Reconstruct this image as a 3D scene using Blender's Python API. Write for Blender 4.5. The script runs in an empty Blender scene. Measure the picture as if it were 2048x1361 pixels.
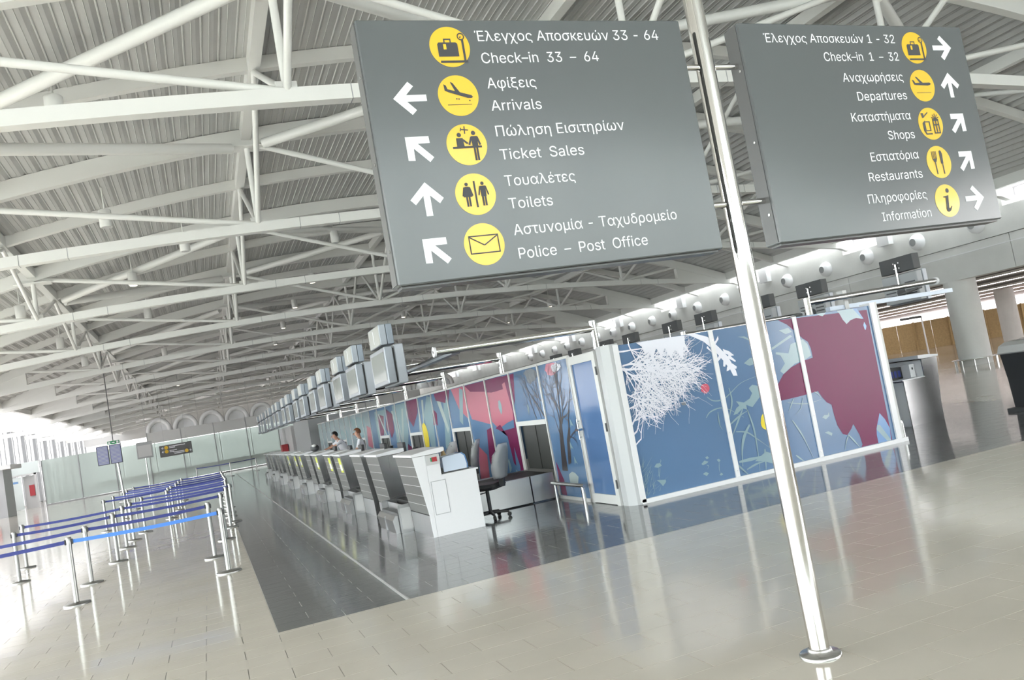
import bpy, math, random
from mathutils import Vector, Matrix
random.seed(7)
scn = bpy.context.scene
col = scn.collection

# ------------------------------------------------------------------ camera
# calibrated from the photograph's vanishing points (image taken as 2048 x 1361)
FPX = 1653.539
cd_ = bpy.data.cameras.new('camera'); cam = bpy.data.objects.new('camera', cd_); col.objects.link(cam)
CX = Vector((0.9236277, -0.3417674, -0.1735137)); CY = Vector((0.1371263, -0.1280924, 0.9822366)); CZ = Vector((-0.3579222, -0.9310142, -0.0714444))
CAMH = 1.7
cam.matrix_world = Matrix(((CX[0], CY[0], CZ[0], 0), (CX[1], CY[1], CZ[1], 0), (CX[2], CY[2], CZ[2], CAMH), (0, 0, 0, 1)))
cd_.sensor_width = 36; cd_.sensor_fit = 'HORIZONTAL'; cd_.lens = FPX * 36 / 2048
cd_.clip_start = 0.05; cd_.clip_end = 2000
scn.camera = cam

# ------------------------------------------------------------------ sky and exposure
w = bpy.data.worlds.new('overcast_sky'); scn.world = w; w.use_nodes = True
bg = w.node_tree.nodes['Background']; bg.inputs[0].default_value = (1.0, 0.995, 0.99, 1); bg.inputs[1].default_value = 11.0
scn.view_settings.view_transform = 'Standard'; scn.view_settings.look = 'None'
scn.view_settings.gamma = 1; scn.view_settings.use_curve_mapping = False
scn.view_settings.exposure = 0.0
try:
    scn.cycles.max_bounces = 5; scn.cycles.diffuse_bounces = 4; scn.cycles.glossy_bounces = 2; scn.cycles.transmission_bounces = 2; scn.cycles.adaptive_threshold = 0.07
    scn.cycles.transparent_max_bounces = 8; scn.cycles.sample_clamp_indirect = 12
except Exception: pass

# ------------------------------------------------------------------ materials
MATS = {}
def mat(name, c, rough=0.5, metal=0.0, spec=0.5, noise=0.0, nscale=3.0, bump=0.0, bscale=20.0, emit=0.0, coat=0.0, rvar=0.0, stretch=None):
    m = bpy.data.materials.new(name); m.use_nodes = True; nt = m.node_tree
    b = nt.nodes['Principled BSDF']
    b.inputs['Base Color'].default_value = (*c, 1); b.inputs['Roughness'].default_value = rough
    b.inputs['Metallic'].default_value = metal; b.inputs['Specular IOR Level'].default_value = spec
    if coat: b.inputs['Coat Weight'].default_value = coat; b.inputs['Coat Roughness'].default_value = 0.06
    if emit: b.inputs['Emission Color'].default_value = (*c, 1); b.inputs['Emission Strength'].default_value = emit
    if noise or bump or rvar:
        g = nt.nodes.new('ShaderNodeNewGeometry'); src = g.outputs['Position']
        if stretch:
            mp = nt.nodes.new('ShaderNodeMapping'); mp.inputs['Scale'].default_value = stretch
            nt.links.new(src, mp.inputs[0]); src = mp.outputs[0]
        n = nt.nodes.new('ShaderNodeTexNoise'); n.inputs['Scale'].default_value = nscale; n.inputs['Detail'].default_value = 5
        nt.links.new(src, n.inputs['Vector'])
        if noise:
            r = nt.nodes.new('ShaderNodeMapRange'); r.inputs[3].default_value = 1 - noise; r.inputs[4].default_value = 1 + noise
            nt.links.new(n.outputs['Fac'], r.inputs[0])
            mx = nt.nodes.new('ShaderNodeMix'); mx.data_type = 'RGBA'; mx.blend_type = 'MULTIPLY'; mx.inputs[0].default_value = 1
            mx.inputs[6].default_value = (*c, 1); nt.links.new(r.outputs[0], mx.inputs[7]); nt.links.new(mx.outputs[2], b.inputs['Base Color'])
        if rvar:
            r2 = nt.nodes.new('ShaderNodeMapRange'); r2.inputs[3].default_value = max(rough - rvar, .02); r2.inputs[4].default_value = rough + rvar
            nt.links.new(n.outputs['Fac'], r2.inputs[0]); nt.links.new(r2.outputs[0], b.inputs['Roughness'])
        if bump:
            n2 = nt.nodes.new('ShaderNodeTexNoise'); n2.inputs['Scale'].default_value = bscale; n2.inputs['Detail'].default_value = 2
            nt.links.new(src, n2.inputs['Vector'])
            bp = nt.nodes.new('ShaderNodeBump'); bp.inputs['Strength'].default_value = bump; bp.inputs['Distance'].default_value = 0.02
            nt.links.new(n2.outputs['Fac'], bp.inputs['Height']); nt.links.new(bp.outputs[0], b.inputs['Normal'])
    MATS[name] = m
    return m
def glassmat(name, tint, a, rough=0.02):
    """thin sheet glass: mostly clear, some gloss, a little body colour"""
    m = bpy.data.materials.new(name); m.use_nodes = True; nt = m.node_tree; nt.nodes.clear()
    o = nt.nodes.new('ShaderNodeOutputMaterial'); t = nt.nodes.new('ShaderNodeBsdfTransparent'); t.inputs[0].default_value = (*tint, 1)
    p = nt.nodes.new('ShaderNodeBsdfPrincipled'); p.inputs['Base Color'].default_value = (*tint, 1); p.inputs['Roughness'].default_value = rough
    x = nt.nodes.new('ShaderNodeMixShader'); x.inputs[0].default_value = a
    nt.links.new(t.outputs[0], x.inputs[1]); nt.links.new(p.outputs[0], x.inputs[2]); nt.links.new(x.outputs[0], o.inputs[0])
    MATS[name] = m; return m
M = MATS
mat('white_steel', (.84, .84, .815), .35)
mat('deck', (.56, .56, .555), .45, noise=.05, nscale=1.2)
mat('beige_tile', (.545, .505, .44), .10, spec=.55, noise=.07, nscale=1.6, bump=.035, bscale=5.0, rvar=.05)
mat('beige_grout', (.22, .21, .195), .8)
mat('dark_tile', (.15, .152, .155), .10, spec=.6, noise=.18, nscale=2.2, bump=.04, bscale=5.0, rvar=.06, stretch=(.5, 3, 1))
mat('dark_grout', (.50, .50, .49), .8)
mat('chrome', (.80, .79, .77), .07, 1.0)
mat('steel', (.62, .62, .61), .24, 1.0, noise=.06, nscale=6)
mat('post_steel', (.40, .40, .39), .30, 1.0, noise=.06, nscale=6)
mat('satin_steel', (.58, .58, .585), .28, 1.0, noise=.05, nscale=4)
mat('panel_grey', (.118, .127, .131), .18, spec=.42)
mat('edge_grey', (.10, .10, .10), .35, spec=.5)
mat('sign_white', (.88, .89, .93), .5)
mat('sign_yellow', (.80, .50, .014), .3, coat=.3)
mat('sign_black', (.045, .045, .05), .5)
mat('white_paint', (.80, .80, .82), .28, coat=.2)
mat('offwhite', (.66, .66, .65), .4)
mat('column_grey', (.50, .51, .52), .35)
mat('grey_paint', (.36, .37, .38), .4)
mat('light_grey', (.55, .55, .55), .45)
mat('board_grey', (.145, .145, .138), .33, metal=.2)
mat('dark_plastic', (.035, .036, .04), .45)
mat('charcoal', (.07, .072, .075), .5)
mat('black_rubber', (.02, .02, .02), .55)
mat('blue_belt', (.032, .045, .22), .6)
mat('light_blue_belt', (.075, .24, .72), .6)
mat('mural_blue', (.105, .195, .345), .12, spec=.4, noise=.10, nscale=.8)
mat('blue', (.12, .26, .52), .14)
mat('maroon', (.175, .022, .085), .2, spec=.2, noise=.08, nscale=1.0)
mat('rose', (.50, .14, .20), .14)
mat('sage', (.25, .37, .42), .14)
mat('pale_sage', (.42, .50, .50), .14)
mat('print_white', (.82, .83, .92), .2)
mat('print_bright', (.92, .92, .92), .6)
mat('pink', (.62, .10, .16), .2)
mat('stain', (.16, .19, .22), .3)
mat('yellow', (.78, .62, .02), .2)
mat('bark', (.06, .055, .06), .3)
mat('concrete', (.68, .68, .665), .7, noise=.12, nscale=1.1, bump=.2, bscale=14)
mat('osb', (.50, .37, .19), .8, noise=.25, nscale=9)
mat('red', (.42, .03, .04), .4)
mat('green_sign', (.02, .25, .10), .4)
mat('screen_glass', (.26, .28, .27), .08, spec=.6)
mat('lightbox_face', (.40, .41, .385), .3)
mat('silver', (.27, .29, .32), .35, metal=.3)
mat('screen_blue', (.16, .17, .34), .25, emit=.25)
mat('skin', (.50, .27, .19), .5)
mat('hair_black', (.015, .013, .012), .5)
mat('hair_brown', (.16, .055, .022), .5)
mat('shirt', (.74, .73, .78), .8)
mat('trousers', (.05, .05, .07), .8)
mat('sticker', (.62, .66, .08), .5)
mat('paper', (.80, .80, .82), .6)
mat('pale_blue', (.62, .70, .82), .3)
mat('curtain', (.045, .048, .045), .45)
mat('lamp_glow', (1.0, .86, .66), .4, emit=6.0)
mat('fill_white', (1.0, .93, .90), .4, emit=14)
mat('warm_lit_white', (.80, .70, .71), .6)  # white ceiling tinted pink for the warm light on it
mat('plastic_wrap', (.42, .43, .44), .18, bump=.6, bscale=18)
mat('ground', (.62, .61, .59), .8)
glassmat('clear_glass', (.90, .95, .95), .12)
glassmat('partition_glass', (.66, .73, .70), .66, .06)
glassmat('frosted', (.80, .86, .85), .75, .25)
glassmat('cushion', (.93, .94, .95), .55, .3)
def dimming(name, tr, tl):
    """white fritted daylight glass: part clear, part diffusing"""
    m = bpy.data.materials.new(name); m.use_nodes = True; nt = m.node_tree; nt.nodes.clear()
    o = nt.nodes.new('ShaderNodeOutputMaterial'); t = nt.nodes.new('ShaderNodeBsdfTransparent'); t.inputs[0].default_value = (tr, tr, tr, 1)
    d = nt.nodes.new('ShaderNodeBsdfTranslucent'); d.inputs[0].default_value = (tl, tl, tl*1.02, 1)
    x = nt.nodes.new('ShaderNodeMixShader'); x.inputs[0].default_value = .5
    nt.links.new(t.outputs[0], x.inputs[1]); nt.links.new(d.outputs[0], x.inputs[2]); nt.links.new(x.outputs[0], o.inputs[0]); MATS[name] = m
dimming('dimming_glass', .30, .60)  # dims the bright sky seen and let in through the panes
dimming('mild_dimming_glass', .60, .90)
glassmat('film', (.80, .82, .84), .42, .15)
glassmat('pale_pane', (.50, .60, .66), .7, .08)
mat('door_glass', (.085, .165, .33), .12, spec=.3)

# ------------------------------------------------------------------ mesh helpers
def rootloc(o):
    v = Vector((0, 0, 0))
    while o is not None:
        v = v + o.location; o = o.parent
    return v
class MB:
    def __init__(s): s.v = []; s.f = []; s.sm = []
    def add(s, vs, fs, smooth=False):
        n = len(s.v); s.v += [tuple(p) for p in vs]
        s.f += [tuple(i + n for i in f) for f in fs]; s.sm += [smooth] * len(fs); return s
    def box(s, x0, x1, y0, y1, z0, z1):
        if x0 > x1: x0, x1 = x1, x0
        if y0 > y1: y0, y1 = y1, y0
        if z0 > z1: z0, z1 = z1, z0
        v = [(x0, y0, z0), (x1, y0, z0), (x1, y1, z0), (x0, y1, z0), (x0, y0, z1), (x1, y0, z1), (x1, y1, z1), (x0, y1, z1)]
        return s.add(v, [(0, 3, 2, 1), (4, 5, 6, 7), (0, 1, 5, 4), (1, 2, 6, 5), (2, 3, 7, 6), (3, 0, 4, 7)])
    def cbox(s, x0, x1, y0, y1, z0, z1, b=.01):
        """box with chamfered vertical and top/bottom edges"""
        def ring(z, i): return [(x0+i+b, y0+i, z), (x1-i-b, y0+i, z), (x1-i, y0+i+b, z), (x1-i, y1-i-b, z), (x1-i-b, y1-i, z), (x0+i+b, y1-i, z), (x0+i, y1-i-b, z), (x0+i, y0+i+b, z)]
        v = ring(z0, b) + ring(z0 + b, 0) + ring(z1 - b, 0) + ring(z1, b)
        f = [tuple(range(7, -1, -1)), tuple(range(24, 32))]
        for k in range(3):
            for i in range(8): f.append((k*8+i, k*8+(i+1) % 8, k*8+8+(i+1) % 8, k*8+8+i))
        return s.add(v, f)
    def tube(s, p0, p1, r, n=12, r1=None, caps=True):
        p0 = Vector(p0); p1 = Vector(p1); d = (p1 - p0).normalized()
        a = d.cross(Vector((0, 0, 1)) if abs(d.z) < .9 else Vector((1, 0, 0))).normalized(); b = d.cross(a)
        r1 = r if r1 is None else r1; v = []
        for p, rr in ((p0, r), (p1, r1)):
            for i in range(n):
                t = 2 * math.pi * i / n; v.append(p + a * (rr * math.cos(t)) + b * (rr * math.sin(t)))
        s.add(v, [(i, (i+1) % n, n+(i+1) % n, n+i) for i in range(n)], True)
        if caps:
            s.add(v[:n], [tuple(range(n-1, -1, -1))]); s.add(v[n:], [tuple(range(n))])
        return s
    def lathe(s, prof, c=(0, 0, 0), n=20, smooth=True):
        v = []; m = len(prof)
        for r, z in prof:
            for i in range(n):
                t = 2 * math.pi * i / n; v.append((c[0] + r*math.cos(t), c[1] + r*math.sin(t), c[2] + z))
        f = [(k*n+i, k*n+(i+1) % n, (k+1)*n+(i+1) % n, (k+1)*n+i) for k in range(m-1) for i in range(n)]
        s.add(v, f, smooth)
        s.add(v[:n], [tuple(range(n-1, -1, -1))]); s.add(v[-n:], [tuple(range(n))]); return s
    def prism(s, poly, axis, a, b, smooth=False):
        """2-D polygon extruded along an axis between a and b; 'y': (x,z), 'x': (y,z), 'z': (x,y)"""
        n = len(poly); P = {'y': lambda p, t: (p[0], t, p[1]), 'x': lambda p, t: (t, p[0], p[1]), 'z': lambda p, t: (p[0], p[1], t)}[axis]
        v = [P(p, a) for p in poly] + [P(p, b) for p in poly]
        return s.add(v, [tuple(range(n-1, -1, -1)), tuple(range(n, 2*n))] + [(i, (i+1) % n, n+(i+1) % n, n+i) for i in range(n)], smooth)
    def sweep(s, path, w, h):
        """rectangular bar (w in y, h in z, path = its bottom centre line in x,z at given y)"""
        v = []; n = len(path)
        for (x, y, z) in path: v += [(x, y-w/2, z), (x, y+w/2, z), (x, y+w/2, z+h), (x, y-w/2, z+h)]
        f = [(k*4+i, k*4+(i+1) % 4, k*4+4+(i+1) % 4, k*4+4+i) for k in range(n-1) for i in range(4)]
        f += [(3, 2, 1, 0), (4*n-4, 4*n-3, 4*n-2, 4*n-1)]
        return s.add(v, f)
    def sphere(s, c, r, n=16, m=10, sc=(1, 1, 1)):
        v = [(c[0], c[1], c[2]-r*sc[2])]
        for k in range(1, m):
            p = -math.pi/2 + math.pi*k/m
            for i in range(n):
                t = 2*math.pi*i/n; v.append((c[0]+r*sc[0]*math.cos(p)*math.cos(t), c[1]+r*sc[1]*math.cos(p)*math.sin(t), c[2]+r*sc[2]*math.sin(p)))
        v.append((c[0], c[1], c[2]+r*sc[2])); L = len(v)-1
        f = [(0, 1+(i+1) % n, 1+i) for i in range(n)]
        f += [(1+k*n+i, 1+k*n+(i+1) % n, 1+(k+1)*n+(i+1) % n, 1+(k+1)*n+i) for k in range(m-2) for i in range(n)]
        f += [(1+(m-2)*n+i, 1+(m-2)*n+(i+1) % n, L) for i in range(n)]
        return s.add(v, f, True)
    def build(s, name, mt, parent=None, world=True, fix=True):
        me = bpy.data.meshes.new(name)
        off = rootloc(parent) if (parent is not None and world) else Vector((0, 0, 0))
        me.from_pydata([(p[0]-off.x, p[1]-off.y, p[2]-off.z) for p in s.v], [], s.f)
        me.polygons.foreach_set('use_smooth', s.sm)
        if fix:
            import bmesh
            bm = bmesh.new(); bm.from_mesh(me); bmesh.ops.recalc_face_normals(bm, faces=bm.faces); bm.to_mesh(me); bm.free()
        me.materials.append(M[mt] if isinstance(mt, str) else mt)
        o = bpy.data.objects.new(name, me); col.objects.link(o)
        if parent is not None: o.parent = parent
        return o
def tag(o, label=None, cat=None, group=None, kind=None):
    if label: o['label'] = label
    if cat: o['category'] = cat
    if group: o['group'] = group
    if kind: o['kind'] = kind
    return o
def thing(name, label, cat, loc=(0, 0, 0), group=None, kind=None):
    o = bpy.data.objects.new(name, None); col.objects.link(o); o.location = loc; o.empty_display_size = .2
    return tag(o, label, cat, group, kind)
def struct(o, label, cat='structure'): return tag(o, label, cat, None, 'structure')
KIDS = {}
def copy_tree(o, parent=None, loc=None, label=None):
    c = o.copy(); col.objects.link(c); c.parent = parent
    if loc is not None: c.location = loc
    if label: c['label'] = label
    for ch in o.children: copy_tree(ch, c)
    return c
ORD = ['first', 'second', 'third', 'fourth', 'fifth', 'sixth', 'seventh', 'eighth', 'ninth', 'tenth', 'eleventh', 'twelfth', 'thirteenth', 'fourteenth', 'fifteenth', 'sixteenth']
def proj(p):
    d = Vector(p) - Vector((0, 0, CAMH)); z = -d.dot(CZ)
    if z <= .1: return None
    return 1024 + FPX*d.dot(CX)/z, 680.5 - FPX*d.dot(CY)/z, z
# ================================================================== FLOOR
ground = struct(MB().box(-220, 300, -160, 400, -.7, -.5).build('ground_outside', 'ground'), 'pale paved ground outside the terminal building', 'ground')
TD, TW = .3075, .615; G = .0025
DX0, DX1, DY0, DY1 = .36, 14.79, 8.02, 62.0
floor = struct(MB().box(-16, 78, -16, 132, -.5, -.004).build('floor', 'beige_grout'), 'polished beige tiled floor of the hall', 'floor')
inlay = struct(MB().box(DX0, DX1, DY0, DY1, -.0035, -.0012).build('floor_inlay', 'dark_grout'), 'dark grey tiled floor strip under the check-in desks', 'floor')
def tile_faces(x0, x1, y0, y1):
    b = .0002
    v = [(x0, y0, -.0038), (x1, y0, -.0038), (x1, y1, -.0038), (x0, y1, -.0038), (x0+b, y0+b, 0), (x1-b, y0+b, 0), (x1-b, y1-b, 0), (x0+b, y1-b, 0)]
    return v, [(4, 5, 6, 7), (0, 1, 5, 4), (1, 2, 6, 5), (2, 3, 7, 6), (3, 0, 4, 7)]
def tiles(parent, matname, y0, joint0, xr, yr, keep, hole, count):
    near, rest = [], MB()
    k0 = math.floor((yr[0]-y0)/TD); k1 = math.ceil((yr[1]-y0)/TD)
    for k in range(k0, k1):
        ya, yb = max(y0+k*TD, yr[0]), min(y0+(k+1)*TD, yr[1])
        if yb-ya < .02: continue
        off = joint0 + (0 if k % 2 == 0 else TW/2)
        j0 = math.floor((xr[0]-off)/TW)-1; j1 = math.ceil((xr[1]-off)/TW)+1
        for j in range(j0, j1):
            xa, xb = max(off+j*TW, xr[0]), min(off+(j+1)*TW, xr[1])
            if xb-xa < .02: continue
            for (a, b, c, d) in hole(xa, xb, ya, yb):
                if b-a < .02 or d-c < .02: continue
                q = proj(((a+b)/2, (c+d)/2, 0))
                if q and -30 < q[0] < 2078 and -30 < q[1] < 1391: near.append((q[2], a, b, c, d))
                else: rest.add(*tile_faces(a+G, b-G, c+G, d-G))
    near.sort()
    shared = {}
    for i, (q, a, b, c, d) in enumerate(near):
        if i < count:
            key = (round(b-a, 3), round(d-c, 3))
            if key not in shared:
                v, f = tile_faces(-(b-a)/2+G, (b-a)/2-G, -(d-c)/2+G, (d-c)/2-G)
                o = MB().add(v, f).build('floor_tile', matname, parent, world=False, fix=False); shared[key] = o.data
            else:
                o = bpy.data.objects.new('floor_tile', shared[key]); col.objects.link(o); o.parent = parent
            o.location = ((a+b)/2, (c+d)/2, 0)
        else: rest.add(*tile_faces(a+G, b-G, c+G, d-G))
    return rest
def no_dark(a, b, c, d):
    if d <= DY0 or b <= DX0: return [(a, b, c, d)]
    out = []
    if c < DY0: out.append((a, b, c, min(d, DY0)))
    if a < DX0 and d > DY0: out.append((a, min(b, DX0), max(c, DY0), d))
    return out
rest = tiles(floor, 'beige_tile', 7.63, .36, (-9.0, 13.0), (1.6, 24.0), True, no_dark, 300)
# large plain zones beyond the individually visible tiles
def plain(m, x0, x1, y0, y1): m.add([(x0, y0, 0), (x1, y0, 0), (x1, y1, 0), (x0, y1, 0)], [(0, 1, 2, 3)])
plain(rest, -16, 78, -16, 1.6); plain(rest, -16, -9, 1.6, 132); plain(rest, -9, DX0, 24, 132)
plain(rest, 13, 78, 1.6, DY0); plain(rest, DX1, 78, DY0, 132); plain(rest, DX0, DX1, DY1, 132)
tag(rest.build('tile_field', 'beige_tile', floor, world=False, fix=False), kind='stuff')
rd = tiles(inlay, 'dark_tile', DY0, .36, (DX0, DX1), (DY0, 22.0), True, lambda a, b, c, d: [(a, b, c, d)] if not (5.0 < a < 10.2 and 10.3 < c < 40) else [], 260)
plain(rd, DX0, DX1, 22.0, DY1)
tag(rd.build('tile_field', 'dark_tile', inlay, world=False, fix=False), kind='stuff')
MB().box(1.55, 1.58, DY0, 60, -.001, .0015).build('queue_line', 'light_grey', inlay)

# ================================================================== ROOF
S = .8556; RX = 7.83; SP = 7.7; DN = 5.99
NODE = [RX + DN*i for i in (-2, -1, 0, 1, 2)]
XE0, XE1 = RX-18.7, RX+18.7
def zc(x): return 6.765 - .00339*(x-RX)**2
def zr(x): return 9.272 - .01047*(x-RX)**2
DECK = .27
YT = [12.26 + SP*(n-1) for n in range(0, 14)]
ceiling = thing('ceiling', 'grey ribbed metal roof deck curving over the hall', 'ceiling', (RX, 0, 9.5), kind='structure')
# ribbed profile
prof = []
x = XE0 + .9
pitch = .31
while x < XE1 - .75:
    z = zr(x) + DECK
    prof += [(x, z+.02), (x+.012, z), (x+.03, z), (x+.042, z+.02), (x+.15, z+.022), (x+.158, z+.012), (x+.17, z+.022), (x+.235, z+.034)]
    x += pitch
ys = [-15.0] + [12.26 + SP/2*k for k in range(-6, 29)]
dm = None
for a, b in zip(ys[:-1], ys[1:]):
    m = MB(); n = len(prof)
    if dm is not None and abs((b-a) - SP/2) < 1e-6 and dm[1]:
        o = bpy.data.objects.new('deck_sheet', dm[0]); col.objects.link(o); o.parent = ceiling; o.location = (0, a, 0); continue
    v = [(px-RX, 0, pz-9.5) for px, pz in prof] + [(px-RX, b-a, pz-9.5) for px, pz in prof]
    v += [(px-RX, 0, pz-9.5+.3) for px, pz in prof] + [(px-RX, b-a, pz-9.5+.3) for px, pz in prof]
    f = [(i, i+1, n+i+1, n+i) for i in range(n-1)] + [(2*n+i, 3*n+i, 3*n+i+1, 2*n+i+1) for i in range(n-1)]
    m.add(v, f); o = m.build('deck_sheet', 'deck', ceiling, world=False, fix=False); o.location = (0, a, 0)
    dm = (o.data, abs((b-a) - SP/2) < 1e-6)
# longitudinal purlins at the node lines, rafters, bracing
def arc(x0, x1, y, fn, n=36): return [(x0+(x1-x0)*i/n, y, fn(x0+(x1-x0)*i/n)) for i in range(n+1)]
for i, nx in enumerate(NODE):
    side = ['leftmost', 'second from left', 'middle', 'second from right', 'rightmost'][i]
    p = MB(); p.box(nx-.11, nx+.11, -14, 116, zr(nx)-.02, zr(nx)+.26)
    tag(p.build('roof_purlin', 'white_steel'), 'long white roof purlin along the hall, %s of five' % side, 'beam', 'lengthwise roof purlins', 'structure')
# eave beams along both roof edges
for k, xe in enumerate((XE0+.95, XE1-.7)):
    tag(MB().box(xe-.12, xe+.12, -14, 116, zr(xe)-.02, zr(xe)+.34).build('eave_beam', 'white_steel'), 'white eave beam along the %s edge of the roof' % ('left', 'right')[k], 'beam', 'eave beams', 'structure')
# trusses (over every second rafter line)
def make_truss():
    t = thing('roof_truss', 'x', 'truss', (RX, 0, 6.5), 'arched roof trusses', 'structure')
    MB().sweep(arc(XE0, XE1, 0, zc), .21, .23).build('bottom_chord', 'white_steel', t)
    MB().sweep(arc(XE0, XE1, 0, lambda x: zr(x)-.14), .20, .40).build('rafter', 'white_steel', t)
    for s_ in (-1, 1):                                              # solid tapering end plates
        xs = [RX+s_*(15.1 + 3.55*i/10) for i in range(11)]
        poly = [(x, zc(x)+.2) for x in xs] + [(x, max(zr(x)-.1, zc(x)+.22)) for x in reversed(xs)]
        MB().prism(poly, 'y', -.07, .07).build('end_plate', 'white_steel', t)
        x = RX+s_*15.1
        MB().box(x-.05, x+.05, -.12, .12, zc(x)+.2, zr(x)-.12).build('end_stiffener', 'white_steel', t)
    for i, nx in enumerate(NODE):
        zb, zt = zc(nx)+.2, zr(nx)-.1
        MB().tube((nx, 0, zb), (nx, 0, zt), .065, 10).build('post', 'white_steel', t)
        for s_ in (-1, 1):
            MB().tube((nx, 0, zb), (nx, s_*SP/2, zr(nx)-.02), .06, 10).build('inclined_post', 'white_steel', t)
        MB().box(nx-.16, nx+.16, -.03, .03, zb-.02, zb+.16).build('gusset', 'white_steel', t)
        for dx in (.95, 1.9): MB().prism([(nx+dx, zc(nx+dx)-.004), (nx+dx+.014, zc(nx+dx)-.004), (nx+dx+.014, zc(nx+dx)+.234), (nx+dx, zc(nx+dx)+.234)], 'y', -.108, .108).build('splice_joint', 'grey_paint', t)
    pts = [RX-15.1] + NODE + [RX+15.1]
    for a, b in zip(pts[:3], pts[1:4]): MB().tube((a, 0, zr(a)-.05), (b, 0, zc(b)+.2), .066, 10).build('diagonal', 'white_steel', t)
    for a, b in zip(pts[3:6], pts[4:7]): MB().tube((b, 0, zr(b)-.05), (a, 0, zc(a)+.2), .066, 10).build('diagonal', 'white_steel', t)
    return t
tr0 = make_truss()
for n in range(1, 14):
    t = tr0 if n == 1 else copy_tree(tr0)
    t.location.y = YT[n]
    t['label'] = 'white arched roof truss with tubular webs, %s from the front' % (ORD[n-1])
if True:
    rf = MB().sweep([(x-RX, 0, z-zr(RX)) for x, y, z in arc(XE0, XE1, 0, zr)], .17, DECK).build('roof_rafter', 'white_steel', None)
    for n in range(0, 13):
        o = rf if n == 0 else rf.copy()
        if n: col.objects.link(o)
        o.location = (RX, YT[n]+SP/2, zr(RX))
        tag(o, 'slim arched white rafter under the deck, %s from the front' % ORD[n], 'beam', 'rafters between the trusses', 'structure')
# zig-zag wind bracing of large tubes under the deck
def brace(n):
    y = YT[n]; t = thing('wind_brace', 'thick white tubes zigzagging under the deck, %s truss from the front' % ORD[n-1], 'brace', (RX, y, zr(RX)), 'roof bracing tubes', 'structure')
    for i in range(4):
        a, b = NODE[i], NODE[i+1]
        for s_ in ((1,) if n % 2 else (-1,)):
            if i % 2 == 0: p, q = (a, y+s_*SP/2, zr(a)-.12), (b, y, zr(b)-.2)
            else: p, q = (b, y+s_*SP/2, zr(b)-.12), (a, y, zr(a)-.2)
            # keep clear of the node plates
            P = Vector(p); Q = Vector(q); d = (Q-P).normalized()
            MB().tube(P+d*.35, Q-d*.45, .12, 14).build('brace_tube', 'white_steel', t)
    for i in range(5):
        nx = NODE[i]
        MB().box(nx-.5, nx+.5, y-.22, y+.22, zr(nx)-.20, zr(nx)-.17).build('node_plate', 'white_steel', t)
    return t
for n in range(1, 13): brace(n)
# pendant cylinder downlights
DL = [(-1.55, 22.0, 7.61, 0), (0.2, 26.6, 7.9, 0), (-1.59, 15.0, 7.6, 0), (5.33, 29.8, 8.45, 0), (-1.53, 29.6, 7.61, 1), (-1.52, 36.8, 7.61, 0), (-4.86, 36.9, 6.84, 0), (-4.87, 44.0, 6.84, 0), (5.26, 44.2, 8.46, 1), (5.29, 51.8, 8.45, 1), (-4.84, 29.3, 6.84, 0), (5.4, 37.5, 8.47, 1), (-1.52, 50.7, 7.61, 0), (12.98, 52.5, 8.25, 1), (-1.54, 72.9, 7.61, 1), (5.44, 60.3, 8.46, 1), (20.38, 45.7, 6.87, 1), (20.11, 52.5, 6.94, 1), (5.5, 66.8, 8.47, 1)]
for i, (x, y, z, lit) in enumerate(DL):
    ztop = zr(x)+DECK
    t = thing('downlight', ('lit warm' if lit else 'unlit white') + ' cylindrical downlight under the roof, ' + ['large one at upper left above the second chord', 'hanging lowest beside the long sign', 'cut off by the top chord at left', 'right of the central node line, beside the sign', 'over the third truss on the left', 'left of the central node line, mid ceiling', 'at the left edge above the queue belts', 'behind the leftmost truss posts', 'left of the suspended sign, lower', 'small one above the row of lightboxes', 'at the far left edge of the picture', 'just left of the long sign edge', 'small one left of centre, far', 'above the chrome monitor arm', 'tiny far one on the left', 'tiny one left of the lightboxes', 'below the long sign, rightmost', 'below the long sign, second from right', 'tiny far one above the nearest lightbox row'][i], 'ceiling light', (x, y, z), 'cylindrical downlights')
    MB().lathe([(.135, 0), (.15, .02), (.15, .42), (.13, .44)], (x, y, z)).build('housing', 'white_steel', t)
    MB().tube((x, y, z+.43), (x, y, ztop+.05), .02, 8).build('stem', 'white_steel', t)
    MB().lathe([(.11, -.004), (.11, .004)], (x, y, z-.002)).build('lens', 'lamp_glow' if lit else 'light_grey', t)

# ================================================================== RIGHT CONCRETE WALL, columns, low hall behind
XW = 26.5
wall_r = thing('wall_right', 'pale concrete beam wall along the right side', 'wall', (XW, 0, 3.2), kind='structure')
zt_full, zt_low = 7.6, 5.36
for k in range(0, 15):
    yn = 12.26 + SP*(k-1)
    a = yn - SP + .25; b = yn + .25
    n0 = yn - 2.0
    MB().box(XW, XW+.9, a, n0, 4.42, zt_full).build('concrete_panel', 'concrete', wall_r)
    MB().box(XW, XW+.9, n0, b, 4.42, zt_low).build('concrete_panel', 'concrete', wall_r)
    MB().box(XW+.02, XW+.88, a+.01, b-.01, 3.2, 4.40).build('concrete_beam', 'concrete', wall_r)
    MB().box(XW-.25, XW+.3, n0-.55, n0+.05, zt_low-.15, 6.3).build('lit_reveal_box', 'white_paint', wall_r)  # white box stands for the brightly lit concrete reveal of the notch
    MB().box(XW+.6, XW+.9, n0, b, zt_low, zt_low+.3).build('parapet_ledge', 'white_paint', wall_r)
    MB().box(XW+.70, XW+.72, n0, b, zt_low+.3, zt_full).build('notch_pane', 'dimming_glass', wall_r)  # pane added to dim the sky in the notch
    MB().box(XW+.66, XW+.76, n0, b, zt_low+.62, zt_low+.68).build('notch_rail', 'light_grey', wall_r)
MB().box(XE1-.78, XW+.0, -14, 116, 7.5, 7.52).build('slot_glazing', 'clear_glass', wall_r)
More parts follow.
